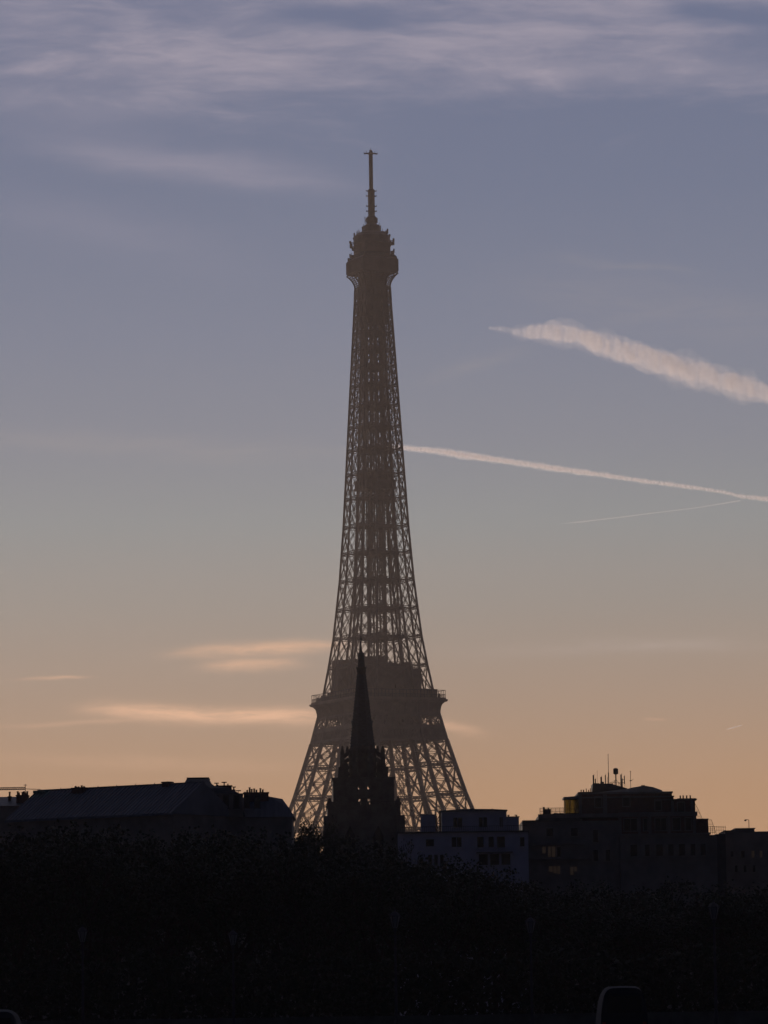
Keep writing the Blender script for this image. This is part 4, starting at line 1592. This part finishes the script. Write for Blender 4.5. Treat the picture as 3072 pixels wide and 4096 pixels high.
# slanting safety meshes at the end of the roof, held by cables
for pts in (((1339, 238), (1356, 270), (1376, 319), (1339, 319)), ((1390, 316), (1414, 316), (1432, 374), (1391, 372))):
    mb = MB()
    P = [Vector(P7(a, 3, b)) for a, b in pts]
    for a, b in zip(P, P[1:] + P[:1]):
        mb.bar(a, b, .04)
    lo = P[3]
    for t in (.35, .7):
        mb.bar(P[0].lerp(P[3], t), P[1].lerp(P[2], t), .02)
    o = mb.build('cable_frame', M['metal'], hb)
    mb = MB()
    mb.add([p + Vector((0, .03, 0)) for p in P], [(0, 1, 2, 3)])
    mb.build('safety_net', M['net'], o)
mb = MB()
mb.box(XH(1425), XH(1470), 1, 9, 0, ZH(384))
for i in range(9):
    x = XH(1392 + i * 9.5)
    mb.bar((x, .6, ZH(386)), (x, .6, ZH(348)), .04)
mb.bar((XH(1390), .6, ZH(350)), (XH(1470), .6, ZH(354)), .04)
mb.bar((XH(1390), .6, ZH(366)), (XH(1470), .6, ZH(368)), .03)
mb.build('roof_walk', M['metal'], hb)
# windows
for cx0_, cx1_, a, b, y, lit in ((884, 912, 208, 255, 1.19, 0), (1010, 1040, 208, 252, 1.19, 0), (1155, 1182, 232, 272, 1.19, 0), (1255, 1285, 240, 284, .4, 0),
                                 (1010, 1068, 312, 366, -.4, 0), (1098, 1114, 312, 366, -.4, 0), (1150, 1200, 312, 366, -.4, 0), (1228, 1262, 312, 366, -.4, 0), (1286, 1312, 312, 366, -.4, 0),
                                 (1100, 1120, 430, 482, -1.0, 0), (1035, 1065, 430, 482, -1.0, 0), (1150, 1180, 430, 482, -1.0, 0), (1205, 1228, 430, 482, -1.0, 0), (1252, 1280, 430, 482, -1.0, 0),
                                 (1305, 1326, 430, 482, -1.0, 0), (1350, 1372, 430, 482, -1.0, 0), (870, 892, 360, 415, 0, 0), (770, 800, 350, 385, 0, 0), (660, 690, 350, 385, 0, 0),
                                 (640, 655, 432, 462, 0, 1), (665, 678, 432, 478, 0, 1), (682, 698, 432, 478, 0, 1), (706, 722, 434, 478, 0, 0),
                                 (668, 684, 520, 545, 0, 1), (688, 702, 520, 552, 0, 1), (706, 718, 520, 556, 0, 1), (764, 778, 524, 560, 0, 1), (782, 794, 524, 545, 0, 1),
                                 (870, 890, 450, 500, 0, 0), (925, 945, 450, 500, 0, 0)):
    x0, x1 = XH(cx0_), XH(cx1_)
    win(hb, (x0 + x1) / 2, ZH(b), x1 - x0, ZH(a) - ZH(b), y, bool(lit), frame='lime', bars=(x1 - x0) > .9)
for lv in range(2):
    for i in range(11):
        win(hb, 1.0 + i * 1.95, 2.2 + lv * 3.8, .9, 1.9, 0 if i < 6 else -1.0)

# ---- dark block added to close a bright gap behind the trees
gb = empty('gap_filler_block', (at(1180, 3400, 640).x, 640, 0), 0)
tag(gb, 'dark block added behind the tree crowns left of the church to close a bright gap', 'building')
mb = MB()
mb.box(-26, 14, 0, 12, 0, 19)
mb.build('wall', M['lime'], gb)
mb = MB()
mb.add([(-26.3, -.3, 19.002), (14.3, -.3, 19.002), (14.3, 12.3, 19.002), (-26.3, 12.3, 19.002), (-24, 3, 21.6), (12, 3, 21.6), (12, 9, 21.6), (-24, 9, 21.6)],
       [(3, 2, 1, 0), (4, 5, 6, 7), (0, 1, 5, 4), (1, 2, 6, 5), (2, 3, 7, 6), (3, 0, 4, 7)])
mb.build('roof', M['slate'], gb)

# ---- low building at the far right with a hooked roof lamp
YE = 500.0
eb = empty('low_apartment_building', (q7(1465, 400, YE).x, YE, 0), 0)
tag(eb, 'lower flat roofed building beyond the brick house, with two warm lit windows', 'building')


def XE(cx):
    return q7(cx, 350, YE).x - eb.location.x


def ZE(cy):
    return q7(1560, cy, YE).z


mb = MB()
mb.box(XE(1466), XE(2000), 0, 12, 0, ZE(372))
mb.box(XE(1466), XE(1522), 1, 9, ZE(372) + .001, ZE(363))
mb.box(XE(1516), XE(1602), 1.2, 8, ZE(372) + .002, ZE(353))
mb.build('wall', M['lime'], eb)
mb = MB()
mb.box(XE(1600), XE(2003), .5, 12.2, ZE(372) + .003, ZE(367))
mb.box(XE(1463), XE(1524), .8, 9.2, ZE(363) + .001, ZE(360))
mb.box(XE(1512), XE(1606), 1.0, 8.2, ZE(353) + .001, ZE(350))
mb.build('roof', M['zinc'], eb)
mb = MB()
x = XE(1583)
mb.bar((x, 3, ZE(352)), (x, 3, ZE(312)), .07)
mb.bar((x, 3, ZE(312)), (x - .1, 3, ZE(309)), .06)
mb.bar((x - .1, 3, ZE(309)), (x - .36, 3, ZE(309)), .06)
mb.lathe([(.05, ZE(316)), (.13, ZE(314)), (.13, ZE(310)), (.05, ZE(308))], 8, x - .4, 3)
mb.build('roof_lamp', M['metal'], eb)
for cx0_, cx1_, a, b, lit in ((1582, 1594, 455, 485, 1), (1620, 1630, 456, 485, 1), (1428 + 60, 1500, 456, 480, 0), (1535, 1550, 455, 485, 0), (1655, 1668, 455, 485, 0), (1700, 1714, 455, 485, 0), (1505, 1517, 520, 550, 0), (1545, 1557, 520, 550, 0), (1585, 1597, 520, 550, 0)):
    x0, x1 = XE(cx0_), XE(cx1_)
    win(eb, (x0 + x1) / 2, ZE(b), x1 - x0, ZE(a) - ZE(b), 0, bool(lit), bars=False)


# ------------------------------------------------------------------ trees along the embankment
def make_tree(seed, h, cr_, leaves):
    r = random.Random(seed)
    root = empty('plane_tree', (0, 0, 0))
    mb = MB()
    tips = []

    def limb(a, d, ln, rad, depth):
        n = 3
        p = a
        for i in range(n):
            q = p + d * (ln / n)
            mb.lathe
            mb.bar(p, q, rad * 2 * (1 - .22 * i), rad * 2 * (1 - .22 * i))
            d = (d + Vector((r.uniform(-.2, .2), r.uniform(-.2, .2), r.uniform(-.05, .2)))).normalized()
            p = q
        if depth == 0:
            tips.append(p)
            return
        for i in range(r.choice((3, 4))):
            dd = (d + Vector((r.uniform(-1, 1), r.uniform(-1, 1), r.uniform(-.35, .6))) * .9).normalized()
            limb(p, dd, ln * r.uniform(.6, .8), rad * .58, depth - 1)
        tips.append(p)
    mb.lathe([(.30, 0), (.22, .6), (.19, h * .22)], 8)
    for i in range(5):
        a = i * 1.26 + r.random()
        limb(Vector((0, 0, h * .2 + i * h * .035)), Vector((math.cos(a) * .7, math.sin(a) * .7, 1)).normalized(), h * .24, .10, 2)
    limb(Vector((0, 0, h * .2)), Vector((0, 0, 1)), h * .3, .14, 2)
    mb.build('trunk', M['bark'], root)
    mb = MB()
    # leaf clumps round the limb tips and through the crown volume
    clumps = []
    for t in tips:
        clumps.append((t, r.uniform(.5, 1.1)))
    for i in range(44):
        u = r.random() ** .4
        a, b = r.uniform(0, 2 * math.pi), r.uniform(-.95, 1)
        s_ = math.sqrt(1 - b * b)
        clumps.append((Vector((cr_ * u * s_ * math.cos(a), cr_ * u * s_ * math.sin(a), h * .45 + h * .5 * u * b)), r.uniform(.6, 1.25)))
    clumps = [c for c in clumps if c[0].z < h - c[1] * .6]
    per = leaves // len(clumps)
    for c, rad in clumps:
        for i in range(per):
            v = Vector((r.gauss(0, 1), r.gauss(0, 1), r.gauss(0, .8)))
            v = v.normalized() * rad * r.random() ** .45
            p = c + v
            if p.z < 1.5:
                continue
            u = Vector((r.uniform(-1, 1), r.uniform(-1, 1), r.uniform(-1, 1))).normalized()
            k = u.cross(Vector((r.uniform(-1, 1), r.uniform(-1, 1), r.uniform(-1, 1)))).normalized()
            s_ = r.uniform(.07, .15)
            mb.add([p - u * s_, p + k * s_ * .7, p + u * s_, p - k * s_ * .7], [(0, 1, 2, 3)])
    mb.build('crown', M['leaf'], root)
    return root


protos = [make_tree(11, 14, 3.2, 9000), make_tree(23, 14, 3.6, 9500), make_tree(37, 14, 3.0, 8500)]
used = [False] * 3


def tree(px, ytop, Y, k=None):
    """a tree whose top reaches photo row ytop at photo column px and distance Y"""
    p = at(px, ytop, Y)
    k = rnd.randrange(3) if k is None else k
    if used[k]:
        o = copy_tree(protos[k])
    else:
        o, used[k] = protos[k], True
    s_ = p.z / 13.0
    o.location = (p.x, Y, 0)
    o.scale = (max(.9, s_) * rnd.uniform(.95, 1.15), max(.9, s_) * rnd.uniform(.95, 1.15), s_)
    o.rotation_euler = (0, 0, rnd.uniform(0, 6.28))
    return o


def topline(px):
    return float(np.interp(px, [-600, 0, 300, 700, 1100, 1250, 1640, 1700, 1800, 1950, 2150, 2500, 3100, 3700],
                           [3270, 3282, 3290, 3290, 3300, 3318, 3335, 3390, 3410, 3460, 3520, 3520, 3505, 3500]))


rows_ = [(285, 'behind the river parapet'), (315, ''), (345, '')]
k = 0
trees = []
for r_i, Y in enumerate((286, 306, 326)):
    stepp = 4.6 * F / Y
    x = -500 + (r_i % 2) * stepp * .5
    while x < 3650:
        yy = topline(x) + rnd.uniform(-20, 34) + (40 if r_i == 0 else 0)
        o = tree(x, yy, Y + rnd.uniform(-2, 2), k % 3)
        trees.append((o, r_i, x))
        k += 1
        x += stepp * rnd.uniform(.85, 1.15)
for o, r_i, x in trees:
    o['category'] = 'tree'
    o['group'] = 'dark leafy trees lined up along the embankment'
    o['label'] = 'dark leafy tree standing in the close rows along the embankment wall'
# a few taller crowns that show against the tower legs between the roof and the church
for i, (px, yy, Y) in enumerate(((1205, 3238, 446), (1262, 3262, 452), (1170, 3275, 440), (1305, 3250, 448), (1630, 3335, 452))):
    o = tree(px, yy, Y, i % 3)
    o.scale = (.55, .55, o.scale.z)
    o['category'] = 'tree'
    o['group'] = 'trees seen against the tower legs'
    o['label'] = ['feathery tree top against the iron leg, next to the sloping roof end', 'round tree crown between the sloping roof end and the church',
                  'tree crown touching the foot of the sloping hipped roof', 'tree crown hard against the side of the church tower', 'low tree crown between the church and the pale flat roofed building'][i]

# ------------------------------------------------------------------ parapet along the river road
mb = MB()
mb.box(-90, 90, 276, 276.5, .131, 1.15)
mb.box(-90, 90, 275.9, 276.6, 1.151, 1.32)
for i in range(45):
    mb.box(-90 + i * 4, -89.4 + i * 4, 275.86, 276.64, .131, 1.15)
pw = mb.build('parapet_wall', M['stone'])
tag(pw, 'low stone parapet wall in front of the dark trees', 'wall')
# hedge added behind the parapet, tall enough to keep pale gaps under the crowns dark
mb = MB()
hr = random.Random(3)
for i in range(48000):
    x, y = hr.uniform(-60, 60), hr.uniform(277.4, 279.4)
    top_ = 5.2 + .35 * math.sin(x * .7) + .25 * math.sin(x * 1.9 + 1)
    z = hr.uniform(.1, top_)
    u = Vector((hr.uniform(-1, 1), hr.uniform(-1, 1), hr.uniform(-1, 1))).normalized()
    kk = u.cross(Vector((hr.uniform(-1, 1), hr.uniform(-1, 1), hr.uniform(-1, 1)))).normalized()
    s_ = hr.uniform(.12, .26)
    p = Vector((x, y, z))
    mb.add([p - u * s_, p + kk * s_ * .7, p + u * s_, p - kk * s_ * .7], [(0, 1, 2, 3)])
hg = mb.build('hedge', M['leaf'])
tag(hg, 'unbroken dark hedge added between the parapet wall and the tree trunks to block pale gaps', 'hedge')

# ------------------------------------------------------------------ street lamps (faint unlit lanterns)
def make_lamp():
    root = empty('street_lamp', (0, 0, 0))
    mb = MB()
    mb.lathe([(.22, 0), (.22, .25), (.14, .35), (.12, .9), (.08, 1.0), (.06, 3.0), (.05, 5.3), (.09, 5.36), (.06, 5.5)], 10)
    mb.bar((-.3, 0, 5.1), (.3, 0, 5.1), .05)
    mb.build('post', M['metal'], root)
    mb = MB()
    mb.lathe([(.10, 5.5), (.13, 5.55), (.25, 6.0), (.26, 6.05)], 6)
    mb.build('lantern_glass', M['lampglass'], root)
    mb = MB()
    for i in range(6):
        a = i * math.pi / 3
        mb.bar((.13 * math.cos(a), .13 * math.sin(a), 5.53), (.265 * math.cos(a), .265 * math.sin(a), 6.05), .03)
    mb.lathe([(.29, 6.051), (.29, 6.09), (.16, 6.24), (.05, 6.3), (.03, 6.42)], 6)
    mb.build('lantern_frame', M['metal'], root)
    return root


lampP = make_lamp()
lab = {330: 'street lamp nearest the left-side parked car', 932: 'street lamp below the mansard building', 1580: 'street lamp below the church tower',
       2122: 'street lamp below the pale flat roofed building', 2855: 'tallest looking street lamp, below the brick apartment house'}
lab[330] = 'small unlit lantern lamp under the long zinc roof, closest to the dark car'
for i, (px, py) in enumerate(((330, 3742), (932, 3755), (1580, 3683), (2122, 3705), (2855, 3648))):
    Yl = 240.0
    o = lampP if i == 0 else copy_tree(lampP)
    p = at(px, py, Yl)
    o.location = (p.x, Yl, 0)
    s_ = p.z / 5.85
    o.scale = (s_, s_, s_)
    o['label'] = [lab[330], 'unlit lantern street lamp below the mansard roofed building', 'unlit lantern street lamp below the church tower',
                  'unlit lantern street lamp below the pale flat roofed building', 'highest unlit lantern street lamp, below the brick apartment house'][i]
    o['category'] = 'street lamp'
    o['group'] = 'unlit lantern lamps along the road'


# ------------------------------------------------------------------ vehicles seen from behind
def vehicle(name, prof, wd, paint, loc, rz, label, cat, roofr):
    """prof: (y, z) side outline, rear to front; body = cross-section lofted with rounded shoulders"""
    root = empty(name, loc, rz)
    tag(root, label, cat)
    ln = max(p[0] for p in prof)
    ht = max(p[1] for p in prof)
    mb = MB()
    n = 14
    vs, fs = [], []
    for y, z in prof:
        ring = []
        for i in range(n + 1):
            a = math.pi * i / n
            sy = math.sin(a) ** roofr
            cx_ = math.cos(a)
            x = wd / 2 * (abs(cx_) ** .35) * (1 if cx_ > 0 else -1)
            belt = min(z, .95)
            zz = .35 + (belt - .35) * min(1, sy * 2.2) if z <= .95 else .35 + (z - .35) * sy
            if zz > 1.0:
                x *= 1 - .12 * (zz - 1.0) / max(.4, ht - 1.0)
            ring.append((x, y, zz))
        vs += ring
    m_ = n + 1
    for j in range(len(prof) - 1):
        for i in range(n):
            fs.append((j * m_ + i, j * m_ + i + 1, (j + 1) * m_ + i + 1, (j + 1) * m_ + i))
        fs.append((j * m_ + n, j * m_, (j + 1) * m_, (j + 1) * m_ + n))
    fs.append(tuple(range(m_)))
    fs.append(tuple(reversed(range((len(prof) - 1) * m_, len(prof) * m_))))
    mb.add(vs, fs)
    mb.build('body', M[paint], root, smooth=False)
    mb = MB()
    mb.box(-wd * .36, wd * .36, -.03, -.004, ht * .58, ht * .84)
    mb.build('rear_window', M['glass'], root)
    for s_ in (-1, 1):
        mb = MB()
        mb.box(s_ * wd * .42 - .07, s_ * wd * .42 + .07, -.04, -.003, .75, 1.1)
        mb.build('tail_light', M['redglass'], root)
        for y in (.75, ln - .8):
            mb = MB()
            prof_ = [(.2, 0), (.33, .02), (.33, .2), (.2, .22)]
            ring = []
            for r_, o_ in prof_:
                for q in range(16):
                    a = q * math.pi / 8
                    ring.append((s_ * (wd / 2 - .24 + o_), y + r_ * math.cos(a), .33 + r_ * math.sin(a)))
            ff = []
            for j in range(3):
                for q in range(16):
                    ff.append((j * 16 + q, j * 16 + (q + 1) % 16, (j + 1) * 16 + (q + 1) % 16, (j + 1) * 16 + q))
            ff += [tuple(range(16)), tuple(range(48, 64))]
            mb.add(ring, ff)
            mb.build('wheel', M['rubber'], root)
    mb = MB()
    mb.box(-wd * .47, wd * .47, -.10, -.002, .38, .58)
    mb.build('bumper', M['rubber'], root)
    return root


pl = at(2495, 3943, 170)
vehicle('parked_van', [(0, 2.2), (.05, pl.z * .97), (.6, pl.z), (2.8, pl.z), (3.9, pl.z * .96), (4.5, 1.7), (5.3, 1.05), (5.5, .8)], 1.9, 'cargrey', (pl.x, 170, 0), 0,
        'dark van seen from behind, its curved roof edge catching the last sky light', 'van', .38)
pc = at(-30, 4037, 150)
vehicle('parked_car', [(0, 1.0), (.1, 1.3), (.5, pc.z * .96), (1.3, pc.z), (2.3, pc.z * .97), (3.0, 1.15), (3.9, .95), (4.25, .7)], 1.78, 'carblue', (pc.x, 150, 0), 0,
        'dark car seen from behind at the bottom corner, cut by the picture edge', 'car', .42)


# ------------------------------------------------------------------ contrails (outside the haze box)
def vol_mat(name, dens, color, size, g=0.72):
    """cloud vapour whose density billows along the trail; size = half thickness of the trail"""
    m_ = bpy.data.materials.new(name)
    m_.use_nodes = True
    t = m_.node_tree
    t.nodes.clear()
    T = NT(t)
    co = T.n('ShaderNodeTexCoord').outputs['Object']
    mp = T.n('ShaderNodeMapping')
    T.put(mp.inputs[0], co)
    mp.inputs['Rotation'].default_value = (0, R(-25), 0)
    mp.inputs['Scale'].default_value = (1.0 / size, 1.0 / size, 0.45 / size)
    nz = T.noise(mp.outputs[0], 1.5, 4, 0.6)
    v = T.n('ShaderNodeVolumePrincipled')
    v.inputs['Color'].default_value = (*color, 1)
    T.put(v.inputs['Density'], T.rng(nz, 0.34, 0.64, 0.0, dens * 1.7))
    v.inputs['Anisotropy'].default_value = g
    T.put(T.n('ShaderNodeOutputMaterial').inputs['Volume'], v.outputs[0])
    m_.cycles.volume_step_rate = 0.1
    return m_


from mathutils import noise as mnoise


def contrail(pts, Y0, Y1, density, color, label, seed, lump=.3, step=6.0, name='contrail', thin=1.0):
    """pts: (x, y_top, y_bottom) in the 1659-wide photo grid; a billowing core inside a thinner, wider veil"""
    xs = [p[0] for p in pts]
    yt = [p[1] for p in pts]
    yb = [p[2] for p in pts]
    n = max(4, int((xs[-1] - xs[0]) / step))
    s_ = 3072 / 1659
    cen, rad = [], []
    for i in range(n + 1):
        x = xs[0] + (xs[-1] - xs[0]) * i / n
        a, b = float(np.interp(x, xs, yt)), float(np.interp(x, xs, yb))
        Y = Y0 + (Y1 - Y0) * i / n
        cen.append(at(x * s_, (a + b) / 2 * s_, Y))
        rad.append(max(.05, (b - a) / 2) * s_ / F * Y * thin)
    m0 = cen[len(cen) // 2].copy()
    R0 = max(rad)
    seg = 24
    root = None
    for part, fac, dn, sd in (('core', .80, .75, 0.0), ('veil', 1.08, .35, 4.4), ('outer_veil', 1.36, .16, 9.1)):
        vs, fs = [], []
        for i, (c, r_) in enumerate(zip(cen, rad)):
            d = (cen[min(i + 1, n)] - cen[max(i - 1, 0)]).normalized()
            u = d.cross(Vector((0, 1, 0))).normalized()
            v_ = u.cross(d).normalized()
            big = mnoise.noise(Vector((i * step / 34.0 + seed, seed, sd))) * .22
            for k in range(seg):
                a = 2 * math.pi * k / seg
                dirv = u * math.cos(a) + v_ * math.sin(a)
                q = (c + dirv * r_ * .8 - m0) / R0
                q.x += q.z * .9                      # puffs lean, as sheared by the wind
                fz = mnoise.fractal(q * .55 + Vector((seed, sd, 0)), .9, 2.1, 6) * lump * 1.1
                fz += .35 * lump * mnoise.noise(q * 4.7 + Vector((sd, seed, 0)))
                vs.append(c + dirv * r_ * fac * (1 + fz + big) - m0)
        for i in range(n):
            for k in range(seg):
                kk = (k + 1) % seg
                fs.append((i * seg + k, (i + 1) * seg + k, (i + 1) * seg + kk, i * seg + kk))
        fs.append(tuple(range(seg)))
        fs.append(tuple(reversed(range(n * seg, n * seg + seg))))
        mb = MB()
        mb.add(vs, fs)
        o = mb.build(name if root is None else part, vol_mat(name + ' ' + part, density * dn, color, R0), root, True)
        if root is None:
            root = o
            o.location = m0
    tag(root, label, 'contrail', 'aircraft vapour trails')
    return root


YT = 9000.0
pink = (.78, .79, .85)
contrail([(1056, 705, 712), (1085, 704, 716), (1110, 709, 724), (1130, 708, 731), (1165, 701, 734), (1200, 698, 738), (1240, 703, 746), (1300, 718, 768), (1350, 734, 783), (1400, 748, 800), (1450, 765, 816),
          (1500, 780, 832), (1520, 784, 834), (1560, 800, 846), (1600, 806, 858), (1630, 818, 866), (1662, 838, 874), (1800, 900, 930)], YT, YT - 1200, .0105, pink,
         'broad fluffy vapour trail, thickest of the trails, slanting down from its thin tip', 3.3, .40, 1.6)
contrail([(815, 954, 963), (872, 962, 972), (940, 968, 980), (1000, 976, 990), (1100, 991, 1003), (1200, 1006, 1018), (1300, 1021, 1031), (1400, 1036, 1045), (1500, 1049, 1058), (1560, 1059, 1066), (1600, 1068, 1076), (1659, 1073, 1083), (1800, 1092, 1102)],
         YT, YT - 1500, .050, pink, 'long narrow vapour trail running right from the tower shaft', 8.1, .40, 1.5)
contrail([(1205, 1131.5, 1132.5), (1250, 1126, 1129.5), (1330, 1117, 1120), (1400, 1108, 1111), (1500, 1096, 1099), (1560, 1086, 1089.5), (1600, 1079, 1083)], YT + 600, YT - 200, .04, pink,
         'hair thin faint vapour trail joining the long narrow one from below', 5.2, .25, 4, thin=.8)
contrail([(1569, 1575, 1576), (1580, 1571.5, 1574), (1603, 1565.5, 1567)], YT + 600, YT + 500, .22, pink,
         'tiny short bright vapour trail low above the low apartment building', 1.2, .2, 3)

# ------------------------------------------------------------------ the hazy air
mb = MB()
mb.box(-1850, 1850, -150, 3400, -1, 345)
hz = bpy.data.materials.new('haze')
hz.use_nodes = True
hz.node_tree.nodes.clear()
T = NT(hz.node_tree)
v = T.n('ShaderNodeVolumePrincipled')
v.inputs['Color'].default_value = (0.97, 0.87, 0.83, 1)
v.inputs['Density'].default_value = 0.00007
v.inputs['Anisotropy'].default_value = 0.6
T.put(T.n('ShaderNodeOutputMaterial').inputs['Volume'], v.outputs[0])
o = mb.build('haze', hz)
tag(o, kind='stuff')
